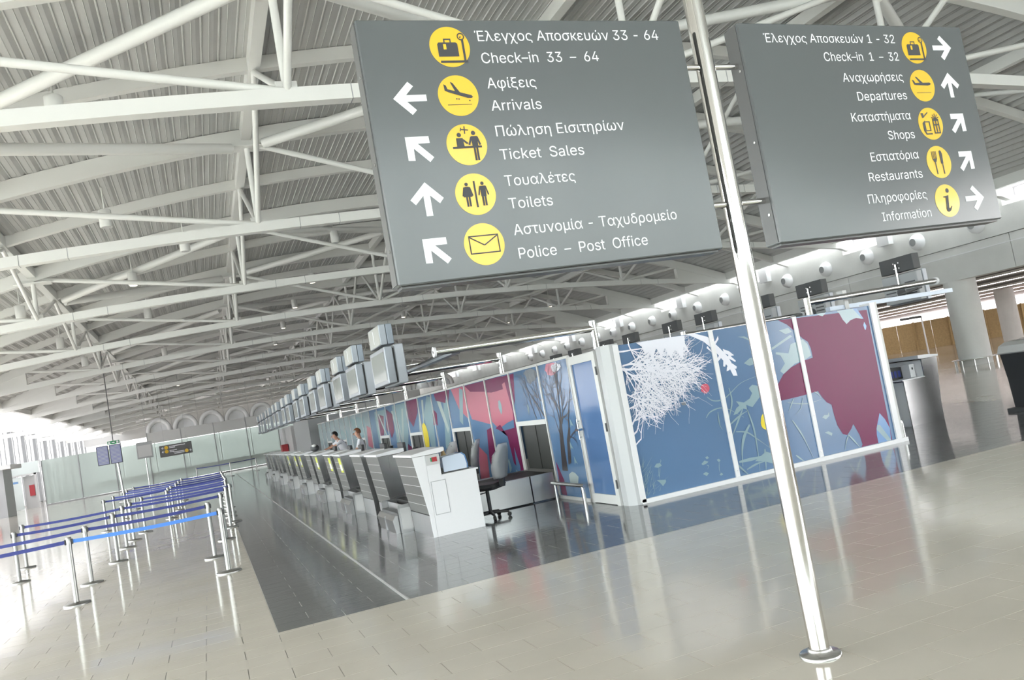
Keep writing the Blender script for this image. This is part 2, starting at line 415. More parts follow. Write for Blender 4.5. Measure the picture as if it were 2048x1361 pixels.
MB().box(XW-.02, XW, -14, 116, 4.10, 4.13).build('cable_conduit', 'white_paint', wall_r)
JN = 0
for k in range(1, 9):
    yn = 12.26 + SP*(k-1)
    for q in range(3):
        y = yn - 3.6 - q*2.62 + 2.5; z = 4.99
        if k == 1 and q > 0: continue
        JN += 1
        t = thing('air_jet', 'x', 'air nozzle', (XW, y, z), 'round white air nozzles on the concrete wall')
        t['label'] = 'round white air nozzle on concrete wall, number %s along the wall from the front' % (ORD[JN-1] if JN <= 16 else 'seventeenth eighteenth nineteenth twentieth twenty-first twenty-second twenty-third twenty-fourth'.split()[JN-17])
        body = MB(); ring = []
        for r, d in ((.0, .30), (.15, .30), (.17, .28), (.25, .22), (.31, .12), (.33, .0)): ring.append((r, d))
        v = []; n = 18
        for r, d in ring[1:]:
            for i in range(n):
                a = 2*math.pi*i/n; v.append((XW-d, y+r*math.cos(a), z+r*math.sin(a)))
        body.add(v, [(j*n+i, j*n+(i+1) % n, (j+1)*n+(i+1) % n, (j+1)*n+i) for j in range(4) for i in range(n)], True)
        body.build('nozzle_bowl', 'white_paint', t)
        MB().tube((XW-.29, y, z), (XW-.2, y, z), .15, 18).build('nozzle_throat', 'grey_paint', t)
COLS = [(XW+.55, 23.0), (XW+.55, 38.4), (XW+.55, 53.8), (XW+.55, 69.2), (47.5, 37.4)]
for i, (x, y) in enumerate(COLS):
    far = i == 4
    t = thing('concrete_column', 'round concrete column standing alone in the low hall beyond' if far else 'round concrete column under the concrete wall, %s from the front' % ORD[i], 'column', (x, y, 0), 'round concrete columns', 'structure')
    MB().lathe([(.56, 0), (.56, 3.2)], (x, y, 0), 36).build('shaft', 'concrete', t)
    if i == 0:
        s_ = thing('column_ring_shelf', 'thin steel ring shelf on short legs around the nearest concrete column', 'shelf', (x, y, 0))
        v = []; n = 36
        for r, z in ((.58, .23), (.80, .23), (.80, .26), (.58, .26)):
            for q in range(n): a = 2*math.pi*q/n; v.append((x+r*math.cos(a), y+r*math.sin(a), z))
        MB().add(v, [(j*n+q, j*n+(q+1) % n, ((j+1) % 4)*n+(q+1) % n, ((j+1) % 4)*n+q) for j in range(4) for q in range(n)], True).build('ring_top', 'steel', s_)
        for q in range(10):
            a = 2*math.pi*q/10; MB().tube((x+.72*math.cos(a), y+.72*math.sin(a), 0), (x+.72*math.cos(a), y+.72*math.sin(a), .24), .025, 8).build('leg', 'steel', s_)
# low hall: slatted soffit then plain ceiling
low = thing('ceiling_low', 'white slatted low ceiling behind the concrete beam', 'ceiling', (XW+1, 0, 3.2), kind='structure')
for a, b in ((27.4, 28.3), (31.4, 34.0), (37.8, 40.8)): MB().box(a, b, -14, 116, 3.21, 3.30).build('soffit_dark_strip', 'black_rubber', low)  # solid black strips stand in for the dark void between slats
for a, b in ((28.3, 31.4), (34.0, 37.8), (40.8, 46.4)): MB().box(a, b, -14, 116, 3.20, 3.28).build('ceiling_slat', 'light_grey', low)
MB().box(46.4, 76, -14, 116, 3.2, 3.3).build('ceiling_panel', 'warm_lit_white', low)
for i in range(22):
    MB().box(76, 76.04, -14+6*i, -8.1+6*i, .6, 3.2).build('end_pane', 'mild_dimming_glass', low)

# ================================================================== LEFT FACADE
XF = -14.6
win = thing('window_1', 'tall bright glass facade along the left side of the hall', 'window', (XF, 0, 0), kind='structure')
yy = [-14 + 5.0*i for i in range(29)]
for i, y in enumerate(yy):
    MB().box(XF-.25, XF+.25, y-.09, y+.09, 0, 6.4).build('facade_column', 'grey_paint', win)
    if i < 28:
        MB().box(XF-.01, XF+.01, y+.1, y+4.9, .12, 6.2).build('pane', ('mild_dimming_glass' if 40 < y < 62 else 'dimming_glass') if y > 26 else 'clear_glass', win)
        for q in (1, 2): MB().box(XF-.06, XF+.06, y+5*q/3-.03, y+5*q/3+.03, .1, 6.3).build('mullion', 'grey_paint', win)
MB().box(XF-.1, XF+.1, -14, 126, 0, .12).build('sill', 'light_grey', win)
MB().box(XF-.12, XF+.12, -14, 126, 3.3, 3.4).build('transom', 'light_grey', win)
MB().box(XF-.2, XF+.2, -14, 126, 6.2, 6.45).build('head_beam', 'white_steel', win)
for n in range(0, 14):      # short struts from each truss end to the facade
    MB().box(XF, XE0+.05, YT[n]-.1, YT[n]+.1, 5.58, 5.9).build('outrigger', 'white_steel', win)

# rear end of the hall, behind the viewer: unseen wall, high windows placed to shape the light
wb = thing('wall_rear_unseen', 'unseen rear wall with high windows, added to control the light', 'wall', (0, -15.2, 0), kind='structure')
MB().box(XF, 28, -15.4, -15.1, 0, 4.6).build('lower_wall', 'offwhite', wb)
for i in range(15):
    x = XF+3*i; MB().box(x-.15, x+.15, -15.35, -15.1, 4.6, 9.6).build('window_post', 'light_grey', wb)
    if i < 14: MB().box(x+.15, x+2.85, -15.23, -15.21, 4.6, 9.6).build('window_pane', 'clear_glass', wb)
for k, y in enumerate((14, 26, 38, 50, 62)):
    for j, x in enumerate((37.0, 43.0, 49.0)):
        pass
lw = thing('fill_lamp', 'rows of white strips added to brighten the low hall beyond the column', 'ceiling light', (40, 40, 3.0))
for j, x in enumerate((30.0, 36.0, 43.5, 50.0, 58.0)): MB().box(x-.08, x+.08, 8, 80, 3.192, 3.24).build('fill_strip', 'fill_white', lw)  # glowing strips added to light the hoarding and the floor

for i, y in enumerate(yy[:-1]):
    if y > 26: MB().box(XF, XE0+1.0, y+.05, y+4.95, 6.46, 6.48).build('skylight_dim_pane', 'dimming_glass', win)  # panes added over the open roof edge to dim the sky
# ================================================================== WAYFINDING SIGN ON CHROME POLE
PX, PY = 3.0, 3.93
sign = thing('direction_sign', 'chrome pole carrying two grey airport direction panels with yellow symbols', 'sign', (PX, PY, 0))
MB().tube((PX, PY, .0), (PX+.012, PY, 4.6), .0555, 48).build('pole', 'chrome', sign)
MB().lathe([(.115, 0), (.115, .012), (.108, .02), (.066, .022), (.066, .04), (.057, .05)], (PX, PY, 0), 40).build('base_flange', 'steel', sign)
for z in (3.424, 2.597): MB().tube((2.80, PY, z), (3.30, PY, z), .018, 16).build('crossbar', 'chrome', sign)
from mathutils.geometry import interpolate_bezier, tessellate_polygon
try:
    import os
    FONT = bpy.data.fonts.load(os.path.join(bpy.utils.system_resource('DATAFILES'), 'fonts', 'Inter.woff2'))   # the sans face bundled with Blender
except Exception: FONT = None
def text_mesh(body):
    """letter outlines filled one contour at a time (variable fonts have overlapping contours)"""
    cu = bpy.data.curves.new('t', 'FONT'); cu.body = body; cu.size = 1
    if FONT: cu.font = FONT
    o = bpy.data.objects.new('t', cu); col.objects.link(o)
    dg = bpy.context.evaluated_depsgraph_get(); c = o.evaluated_get(dg).to_curve(dg)
    loops = []
    for sp in c.splines:
        bp = sp.bezier_points; n = len(bp); pts = []
        for i in range(n):
            a, b = bp[i], bp[(i+1) % n]
            seg = interpolate_bezier(a.co, a.handle_right, b.handle_left, b.co, 6)
            if (a.handle_right-a.co).length < 1e-5 and (b.handle_left-b.co).length < 1e-5: seg = [a.co, b.co]
            pts += [(p.x, p.y) for p in seg[:-1]]
        ar = sum(pts[i][0]*pts[(i+1) % len(pts)][1]-pts[(i+1) % len(pts)][0]*pts[i][1] for i in range(len(pts)))/2
        if abs(ar) > 1e-6: loops.append((ar, pts))
    o.to_curve_clear(); bpy.data.objects.remove(o); bpy.data.curves.remove(cu)
    # non-zero winding scan fill: thin horizontal slices, safe for overlapping or self-crossing outlines
    V, F = [], []; H_ = 1/72
    segs = [(p[i], p[(i+1) % len(p)]) for _, p in loops for i in range(len(p))]
    y0 = min(min(s[0][1], s[1][1]) for s in segs); y1 = max(max(s[0][1], s[1][1]) for s in segs)
    for r in range(int((y1-y0)/H_)+1):
        ya = y0+r*H_; ym = ya+H_/2; xs_ = []
        for (ax, ay), (bx, by) in segs:
            if (ay > ym) != (by > ym): xs_.append((ax+(bx-ax)*(ym-ay)/(by-ay), 1 if by > ay else -1))
        xs_.sort(); w_ = 0; st = None
        for x, d in xs_:
            if w_ == 0: st = x
            w_ += d
            if w_ == 0 and x-st > 1e-4:
                n = len(V); V += [(st, ya, 0), (x, ya, 0), (x, ya+H_, 0), (st, ya+H_, 0)]; F.append((n, n+1, n+2, n+3))
    return V, F
CAPH = max(p[1] for p in text_mesh('E')[0])
class Panel:
    """flat shapes laid on a sign face; local x to the right, z up, face towards -y"""
    def __init__(s, parent): s.p = parent; s.d = .0015
    def flat(s, name, mt, polys, lift=1):
        m = MB(); y = -s.d*lift
        for poly in polys:
            n = len(poly); y -= .00006; m.add([(a, y, b) for a, b in poly], [tuple(range(n))])
        return m.build(name, mt, s.p, world=False)
    def text(s, body, x0, x1, z, cap=.057, mt='sign_white'):
        v, f = text_mesh(body); xa = min(p[0] for p in v); xb = max(p[0] for p in v)
        k = (x1-x0)/(xb-xa); kz = cap/CAPH
        # one object per word: split where the horizontal gap is wide
        iv = sorted((min(v[i][0] for i in q), max(v[i][0] for i in q)) for q in f); cuts = []; hi = iv[0][1]
        for a, b in iv:
            if a-hi > .16: cuts.append((a+hi)/2)
            hi = max(hi, b)
        cuts = [-1e9]+cuts+[1e9]
        for a, b in zip(cuts[:-1], cuts[1:]):
            m = MB()
            for q in f:
                if a < v[q[0]][0] < b: m.add([(x0+(v[i][0]-xa)*k, -s.d, z+v[i][1]*kz) for i in q], [(0, 1, 2, 3)])
            m.build('lettering', mt, s.p, world=False)
def circ(cx, cz, r, n=40): return [(cx+r*math.cos(2*math.pi*i/n), cz+r*math.sin(2*math.pi*i/n)) for i in range(n)]
def rect(a, b, c, d): return [(a, c), (b, c), (b, d), (a, d)]
def line(p, q, w):
    d = Vector((q[0]-p[0], q[1]-p[1])).normalized(); n = Vector((-d.y, d.x))*w/2
    return [(p[0]+n.x, p[1]+n.y), (q[0]+n.x, q[1]+n.y), (q[0]-n.x, q[1]-n.y), (p[0]-n.x, p[1]-n.y)]
def ring(cx, cz, r, w, n=20):
    return [[(cx+rr*math.cos(t), cz+rr*math.sin(t)) for rr, t in ((r, a), (r, b), (r-w, b), (r-w, a))] for a, b in [(2*math.pi*i/n, 2*math.pi*(i+1)/n) for i in range(n)]]
def rot(poly, a, c=(0, 0)):
    ca, sa = math.cos(a), math.sin(a); return [(c[0]+x*ca-z*sa, c[1]+x*sa+z*ca) for x, z in poly]
def arrow(ang):
    """chevron-headed arrow, unit about 0.17 m long, pointing right before turning"""
    sh = [(-.086, -.017), (.058, -.017), (.058, .017), (-.086, .017)]
    return [rot([(.086, 0), (.0, .086), (-.026, .062), (.018, .017), (-.086, .017), (-.086, -.017), (.018, -.017), (-.026, -.062), (.0, -.086)], ang)]
def person(cx, cz, h, arms=True, skirt=False):
    k = h; P = []
    P.append(circ(cx, cz+.43*k, .075*k, 14))
    if skirt: P.append([(cx-.09*k, cz+.33*k), (cx+.09*k, cz+.33*k), (cx+.19*k, cz-.10*k), (cx-.19*k, cz-.10*k)])
    else: P.append([(cx-.13*k, cz+.33*k), (cx+.13*k, cz+.33*k), (cx+.11*k, cz-.12*k), (cx-.11*k, cz-.12*k)])
    P.append(rect(cx-.095*k, cx-.015*k, cz-.5*k, cz-.1*k)); P.append(rect(cx+.015*k, cx+.095*k, cz-.5*k, cz-.1*k))
    if arms:
        for s_ in (-1, 1): P.append(line((cx+s_*.12*k, cz+.31*k), (cx+s_*.21*k, cz-.06*k), .055*k))
    return P
def icon(kind):
    """pictogram polygons in a unit disc"""
    if kind == 'checkin':
        return [[(-.56, -.44), (.36, -.44), (.36, .14), (.28, .2), (-.5, .2), (-.56, .12)], rect(-.26, -.20, .18, .36), rect(.02, .08, .18, .36), rect(-.26, .08, .31, .37),
                rect(-.52, .72, -.72, -.62), rect(.56, .66, -.66, .34)] + ring(.56, .46, .17, .05) + [line((.56, .46), (.50, .40), .05)]
    if kind in ('arr', 'dep'):
        P = [[(-.62, .10), (-.46, .06), (.42, -.03), (.60, .0), (.66, .07), (.58, .13), (-.50, .19), (-.58, .34), (-.70, .38)],
             [(-.12, .10), (.14, .08), (-.30, .52), (-.42, .54)]]
        a = -.22 if kind == 'arr' else .06
        P = [rot(p, a) for p in P] + [rect(-.55, .55, -.42, -.395)]
        if kind == 'arr': P += [circ(x, z, .035, 8) for x, z in ((-.1, -.15), (0, -.16), (.48, -.24))]
        return P
    if kind == 'ticket':
        P = [line((-.2, .68), (.16, .64), .05), line((-.02, .48), (.0, .82), .05), line((-.2, .60), (-.16, .76), .04)]
        P += [circ(-.3, .44, .1, 12), [(-.45, .3), (-.15, .3), (-.12, -.08), (-.46, -.08)], line((-.16, .22), (.04, .04), .09), rect(-.66, .66, -.16, -.07)]
        P += [circ(.36, .50, .1, 12), [(.22, .36), (.52, .36), (.5, -.08), (.24, -.08)], line((.24, .32), (.1, -.02), .09), line((.5, .32), (.6, -.04), .09), rect(.27, .36, -.72, -.16), rect(.39, .48, -.72, -.16)]
        return P
    if kind == 'toilet': return person(-.36, 0, 1.05, True, True) + person(.36, 0, 1.05) + [rect(-.04, .04, -.58, .58)]
    if kind == 'mail':
        return [rect(-.68, .68, -.40, -.35), rect(-.68, .68, .35, .40), rect(-.68, -.63, -.4, .4), rect(.63, .68, -.4, .4), line((-.66, .36), (0, -.04), .05), line((.66, .36), (0, -.04), .05)]
    if kind == 'shop':
        P = [[(-.62, .05), (-.42, .2), (-.42, -.36), (-.62, -.36)], rect(-.62, -.06, -.42, -.36), rect(-.14, -.06, -.36, .12), rect(-.42, -.06, .08, .14), rect(-.5, -.02, -.62, -.54), [(-.62, -.36), (-.5, -.36), (-.4, -.62), (-.5, -.62)]]
        P += [[(-.62, .62), (-.44, .62), (-.42, .36), (-.56, .32)], line((-.46, .40), (-.1, .64), .07)]
        P += [rect(.16, .24, -.58, .22), rect(.54, .62, -.58, .22), rect(.16, .62, -.58, -.51), rect(.16, .62, .14, .26), rect(.35, .43, -.58, .2), rect(.16, .62, -.12, -.04)]
        P += [line((.39, .24), (.39 + .3*math.cos(a), .26 + .3*math.sin(a)), .05) for a in (.35, .95, 1.57, 2.2, 2.8)]
        return P
    if kind == 'food':
        P = [rect(-.46+i*.1, -.41+i*.1, .18, .62) for i in range(4)] + [[(-.46, .2), (-.11, .2), (-.2, .02), (-.25, .0), (-.32, .0), (-.37, .02)], rect(-.325, -.245, -.68, .04)]
        P += [[(.12, -.1), (.30, -.1), (.34, .45), (.28, .62), (.18, .66), (.12, .6)], rect(.2, .28, -.68, -.08)]
        return P
    if kind == 'info':
        return [circ(.12, .56, .13, 16), [(-.28, .24), (.14, .30), (.02, -.36), (.02, -.44), (.08, -.44), (.22, -.30), (.26, -.34), (.12, -.56), (-.06, -.64), (-.18, -.58), (-.2, -.46), (-.1, .18), (-.28, .2)]]
    return []
def sign_panel(org, yaw, wd, z0, z1, rows, left):
    th = .135
    p = bpy.data.objects.new('sign_panel', None)
    bm = MB().cbox(0, wd, 0, th, z0, z1, .006)
    p = bm.build('sign_panel', 'panel_grey', sign, world=False)
    p.location = (org[0]-PX, org[1]-PY, 0); p.rotation_euler.z = yaw
    # side plates with screws, and the dark underside tray
    for xs in (-.004, wd): MB().box(xs, xs+.004, .02, th-.015, z0+.01, z1-.01).build('side_plate', 'edge_grey', p, world=False)
    MB().box(.02, wd-.02, .025, th-.02, z0-.012, z0).build('underside_tray', 'edge_grey', p, world=False)
    for xs, sg in ((0, -1), (wd, 1)):
        for z in (z0+.18, z0+.62, z1-.28):
            MB().tube((xs+sg*.002, th*.35, z), (xs+sg*.008, th*.35, z), .008, 10).build('screw', 'steel', p, world=False)
    P = Panel(p)
    return p, P
SA, PA = sign_panel((.958, 3.862), 0, 1.88, 2.334, 3.68, None, True)
X0 = .958
TXA = [("Έλεγχος Αποσκευών 33 - 64", 1.574, 2.679, 3.564), ("Check–in  33  –  64", 1.589, 2.274, 3.444), ("Αφίξεις", 1.595, 1.872, 3.308), ("Arrivals", 1.596, 1.881, 3.187), ("Πώληση Εισιτηρίων", 1.596, 2.351, 3.050), ("Ticket  Sales", 1.597, 2.08, 2.925), ("Τουαλέτες", 1.597, 1.999, 2.785), ("Toilets", 1.597, 1.844, 2.665), ("Αστυνομία - Ταχυδρομείο", 1.597, 2.574, 2.526), ("Police  –  Post  Office", 1.603, 2.362, 2.402)]
for b, a, c, z in TXA: PA.text(b, a-X0, c-X0, z)
for k, (kind, ang) in enumerate((('checkin', None), ('arr', math.pi), ('ticket', math.pi*.75), ('toilet', math.pi/2), ('mail', math.pi*.75))):
    z = 3.534-.2595*k; x = 1.428-X0
    PA.flat('icon_disc', 'sign_yellow', [circ(x, z, .108, 48)])
    PA.flat('pictogram', 'sign_black', [[(x+u*.118, z+v*.118) for u, v in q] for q in icon(kind)], 2)
    if kind == 'checkin': PA.flat('pictogram_tag', 'sign_yellow', [[(x+u*.118, z+v*.118) for u, v in rect(-.30, -.17, -.12, .12)]], 3)
    if ang is not None: PA.flat('arrow', 'sign_white', [[(1.172-X0+u, z-.006+v) for u, v in q] for q in arrow(ang)])
SB, PB = sign_panel((3.24, 3.862), math.atan(.03), 1.875, 2.326, 3.666, None, False)
TXB = [("Έλεγχος Αποσκευών 1 - 32", .175, 1.241, 3.545), ("Check–in  1  –  32", .615, 1.244, 3.426), ("Αναχωρήσεις", .731, 1.244, 3.290), ("Departures", .821, 1.243, 3.166), ("Καταστήματα", .735, 1.238, 3.032), ("Shops", 1.008, 1.238, 2.906), ("Εστιατόρια", .824, 1.233, 2.772), ("Restaurants", .774, 1.232, 2.645), ("Πληροφορίες", .730, 1.230, 2.508), ("Information", .815, 1.236, 2.388)]
for b, a, c, z in TXB: PB.text(b, a, c, z)
for k, (kind, ang) in enumerate((('checkin', 0), ('dep', math.pi/2), ('shop', math.pi/4), ('food', math.pi/4), ('info', 0))):
    z = 3.514-.2585*k; x = 1.402
    PB.flat('icon_disc', 'sign_yellow', [circ(x, z, .108, 48)])
    PB.flat('pictogram', 'sign_black', [[(x+u*.118, z+v*.118) for u, v in q] for q in icon(kind)], 2)
    if kind == 'checkin': PB.flat('pictogram_tag', 'sign_yellow', [[(x+u*.118, z+v*.118) for u, v in rect(-.30, -.17, -.12, .12)]], 3)
    PB.flat('arrow', 'sign_white', [[(1.657+u, z+v) for u, v in q] for q in arrow(ang)])

# ================================================================== CHECK-IN ISLAND (mural walls)
WY = 10.16; HW = 2.2
front = thing('wall_front', 'blue mural glass wall with white foliage facing the viewer', 'wall', (5.2, WY, 0), kind='structure')
edges = [5.42, 6.955, 8.47, 9.96]
for a, b in zip(edges[:-1], edges[1:]): MB().box(a+.01, b-.01, WY+.01, WY+.03, .06, HW-.01).build('mural_pane', 'mural_blue', front)
for x in edges[1:3]:
    MB().box(x-.035, x+.035, WY-.012, WY+.03, .05, HW).build('mullion', 'white_paint', front)
    for z in (.15, .7, 1.4, 2.05): MB().tube((x, WY-.012, z), (x, WY-.017, z), .009, 8).build('screw', 'steel', front)
MB().box(5.36, 10.16, WY-.03, WY+.05, .0, .06).build('bottom_rail', 'white_paint', front)
MB().prism([(5.2, WY+.24), (5.2, WY+.09), (5.29, WY-.01), (5.36, WY-.02), (5.42, WY-.02), (5.42, WY+.24)], 'z', 0, HW+.02).build('corner_column', 'column_grey', front)
MB().box(5.335, 5.42, WY-.03, WY-.02, .02, HW).build('column_strip', 'white_paint', front)
MB().box(9.95, 10.05, WY-.02, WY+.2, 0, HW+.03).build('end_post', 'white_paint', front)
MB().box(10.05, 10.13, WY+.02, WY+.26, 0, HW+.03).build('end_post', 'offwhite', front)
MURAL = [[["maroon",[8.18,2.21,9.9,2.13,9.87,0.06,9.25,0.05,9.28,0.1,9.26,0.25,9.2,0.4,9.18,0.43,9.13,0.37,9.03,0.29,8.95,0.32,8.88,0.47,8.86,0.62,8.85,0.79,8.77,0.84,8.71,0.92,8.65,1.03,8.36,1.01,8.06,1.0,7.93,1.0,7.89,1.18,8.08,1.37,8.26,1.46,8.49,1.52,8.68,1.54,8.68,1.68,8.65,1.79,8.56,1.86,8.46,1.97,8.33,2.1]],["blue",[9.73,0.51,9.81,0.4,9.87,0.25,9.85,0.06,9.59,0.05,9.59,0.19,9.61,0.29]],["sage",[9.64,0.34,9.69,0.33,9.85,0.06,9.77,0.06,9.61,0.27]],["sage",[8.91,2.2,9.1,2.2,9.06,2.16,9.02,2.14,8.96,2.16]],["sage",[9.31,2.19,9.63,2.18,9.74,2.05,9.77,2.0,9.66,2.03,9.54,2.01,9.45,1.96,9.39,2.04,9.35,2.14]],["blue",[9.63,2.18,9.71,2.17,9.8,2.0,9.77,2.0,9.74,2.04]],["blue",[9.8,1.95,9.83,1.88,9.8,1.82,9.78,1.83,9.77,1.9]],["sage",[8.56,1.84,8.63,1.76,8.65,1.67,8.66,1.58,8.53,1.53,8.33,1.5,8.09,1.38,8.04,1.43,8.15,1.53,8.1,1.66,8.02,1.69,8.03,1.72,8.25,1.67,8.32,1.8,8.38,1.81]],["sage",[8.16,2.03,8.34,2.05,8.39,1.98,8.27,1.96]],["sage",[7.96,1.79,8.35,1.94,8.38,1.91,7.97,1.76]],["sage",[8.63,0.63,8.68,0.66,8.74,0.65,8.77,0.69,8.77,0.63,8.69,0.59]],["sage",[8.62,0.4,8.69,0.41,8.76,0.37,8.74,0.33,8.69,0.36]],["white",[6.51,2.22,6.69,2.2,6.9,2.11,7.07,1.92,7.18,1.78,7.27,1.56,7.28,1.48,7.21,1.49,7.18,1.58,7.09,1.73,6.97,1.9,6.82,2.05,6.61,2.17]],["white",[6.97,2.0,7.03,2.04,7.08,2.1,7.08,2.05,7.0,1.97]],["white",[6.97,1.91,6.94,1.87,6.87,1.98,6.85,1.95,6.95,1.85,7.06,1.88]],["white",[7.04,1.89,7.03,1.81,6.97,1.75,6.97,1.71,7.07,1.78,7.1,1.86]],["white",[7.12,1.9,7.22,1.85,7.29,1.78,7.23,1.78,7.12,1.84]],["white",[7.13,1.77,7.09,1.73,7.07,1.65,7.1,1.64,7.15,1.72]],["white",[7.2,1.81,7.3,1.7,7.29,1.68,7.17,1.76]],["white",[7.18,1.68,7.13,1.63,7.11,1.57,7.16,1.58,7.21,1.63]],["white",[7.23,1.67,7.3,1.61,7.28,1.58,7.21,1.62]],["pink",[6.77,1.37,6.76,1.35,6.74,1.33,6.72,1.32,6.69,1.31,6.67,1.32,6.65,1.33,6.63,1.35,6.62,1.37,6.63,1.39,6.63,1.42,6.65,1.44,6.67,1.45,6.7,1.45,6.72,1.45,6.75,1.44,6.76,1.42,6.77,1.4]],["stain",[6.26,1.24,6.3,1.26,6.35,1.24,6.33,1.2,6.27,1.21]],["yellow",[7.71,0.74,7.7,0.71,7.68,0.67,7.66,0.65,7.63,0.63,7.6,0.63,7.58,0.63,7.55,0.65,7.53,0.67,7.52,0.7,7.52,0.74,7.53,0.77,7.54,0.81,7.56,0.84,7.58,0.86,7.61,0.88,7.64,0.89,7.66,0.88,7.69,0.87,7.7,0.84,7.72,0.81,7.72,0.78]],["sage",[7.41,2.04,7.53,2.03,7.62,1.97,7.61,1.95,7.5,2.01]],["sage",[7.43,1.64,7.55,1.7,7.67,1.7,7.65,1.61,7.52,1.59]],["sage",[7.17,1.12,7.3,1.08,7.41,1.12,7.47,1.19,7.43,1.27,7.5,1.31,7.66,1.26,7.61,1.13,7.43,0.99,7.33,1.04,7.33,0.97,7.26,1.0,7.15,0.94,7.08,0.93,7.15,1.02,7.21,1.05]],["sage",[7.29,0.22,7.51,0.32,7.64,0.26,7.61,0.12,7.45,0.19]],["sage",[5.65,0.45,5.69,0.49,5.75,0.49,5.77,0.45,5.71,0.43]],["sage",[5.65,0.27,5.79,0.25,5.79,0.22,5.73,0.17,5.7,0.22]],["sage",[6.4,0.35,6.46,0.39,6.52,0.36,6.48,0.34,6.42,0.33]],["sage",[6.39,0.21,6.45,0.23,6.49,0.2,6.45,0.17]],["sage",[6.48,0.43,6.52,0.44,6.54,0.41,6.5,0.4]],["sage",[6.66,0.36,6.7,0.37,6.72,0.34,6.69,0.32]],["sage",[6.66,0.15,6.7,0.17,6.72,0.14,6.68,0.13]]],[["sage",0.03,[8.08,0.68,8.21,0.42,8.32,0.08]],["sage",0.02,[9.05,0.29,8.98,0.19,8.92,0.06]],["sage",0.03,[9.05,0.29,9.15,0.16,9.22,0.06]],["sage",0.015,[8.06,0.95,8.39,0.88,8.68,0.9]],["sage",0.02,[8.58,1.03,8.64,0.99,8.68,0.92]],["sage",0.015,[8.35,0.98,8.28,0.84,8.17,0.76]],["sage",0.02,[8.18,0.99,8.1,0.89,8.04,0.81]],["sage",0.03,[8.02,0.17,8.16,0.04]],["sage",0.02,[6.7,1.26,6.79,1.19,6.95,1.18,7.1,1.25,7.32,1.37,7.6,1.42]],["sage",0.02,[6.62,0.97,6.7,1.04,6.87,1.07,7.03,1.02,7.25,0.87]],["sage",0.025,[7.09,1.33,7.1,1.13,7.0,0.91,6.95,0.78]],["sage",0.02,[6.83,1.02,6.82,0.84,6.85,0.76]],["sage",0.03,[7.26,1.0,7.09,0.77,6.95,0.58]],["sage",0.03,[7.33,0.97,7.38,0.68,7.37,0.36,7.34,0.03]],["sage",0.05,[7.32,0.75,7.19,0.6,7.11,0.41,7.07,0.19]],["sage",0.025,[7.07,0.69,7.25,0.65,7.41,0.52,7.59,0.36]],["sage",0.05,[7.02,0.26,7.3,0.26,7.64,0.26]],["sage",0.03,[6.95,0.27,7.08,0.12,7.15,0.04]],["sage",0.03,[7.13,0.13,7.33,0.18,7.57,0.19]],["sage",0.04,[7.5,0.36,7.45,0.05]],["sage",0.03,[7.0,0.81,7.17,0.9,7.32,0.95]],["sage",0.01,[5.72,0.43,5.7,0.34,5.7,0.26]],["sage",0.01,[5.75,0.49,5.77,0.52,5.76,0.54]],["sage",0.01,[6.69,0.32,6.67,0.22,6.68,0.16]],["sage",0.01,[6.48,0.32,6.51,0.3,6.48,0.26]]]]
lift = .006
def flatpoly(m, pts, y):
    n = len(pts)//2; m.add([(pts[2*i], y, pts[2*i+1]) for i in range(n)], [tuple(range(n))])
CM = {'white': 'print_white'}
def clampx(pts):
    return [min(max(v, 5.43), 9.945) if i % 2 == 0 else min(max(v, .065), HW-.012) for i, v in enumerate(pts)]
for k, (c, p) in enumerate(MURAL[0]):
    m = MB(); flatpoly(m, clampx(p), WY+.008-.0001*k); m.build('printed_shape', CM.get(c, c), front, fix=False)
def strip(m, pts, w, y, taper=True):
    n = len(pts)//2; Q = [Vector((pts[2*i], pts[2*i+1])) for i in range(n)]
    # smooth the polyline
    R_ = []
    for i in range(n-1):
        a = Q[max(i-1, 0)]; b = Q[i]; c = Q[i+1]; d = Q[min(i+2, n-1)]
        for t in (0, .25, .5, .75): R_.append(.5*((2*b)+(c-a)*t+(2*a-5*b+4*c-d)*t*t+(3*b-a-3*c+d)*t**3))
    R_.append(Q[-1]); N = len(R_); v = []
    for i in range(N):
        d = (R_[min(i+1, N-1)]-R_[max(i-1, 0)]).normalized(); s_ = w/2*(1-.75*abs(2*i/(N-1)-.7) if taper else 1)
        nrm = Vector((-d.y, d.x))*max(s_, w*.12)
        for q in (R_[i]+nrm, R_[i]-nrm): v.append((min(max(q.x, 5.43), 9.945), y, min(max(q.y, .065), HW-.012)))
    m.add(v, [(2*i, 2*i+1, 2*i+3, 2*i+2) for i in range(N-1)])
for k, (c, wd, p) in enumerate(MURAL[1]):
    m = MB(); strip(m, p, wd, WY+.0035-.00005*k); m.build('printed_blade', CM.get(c, c), front, fix=False)
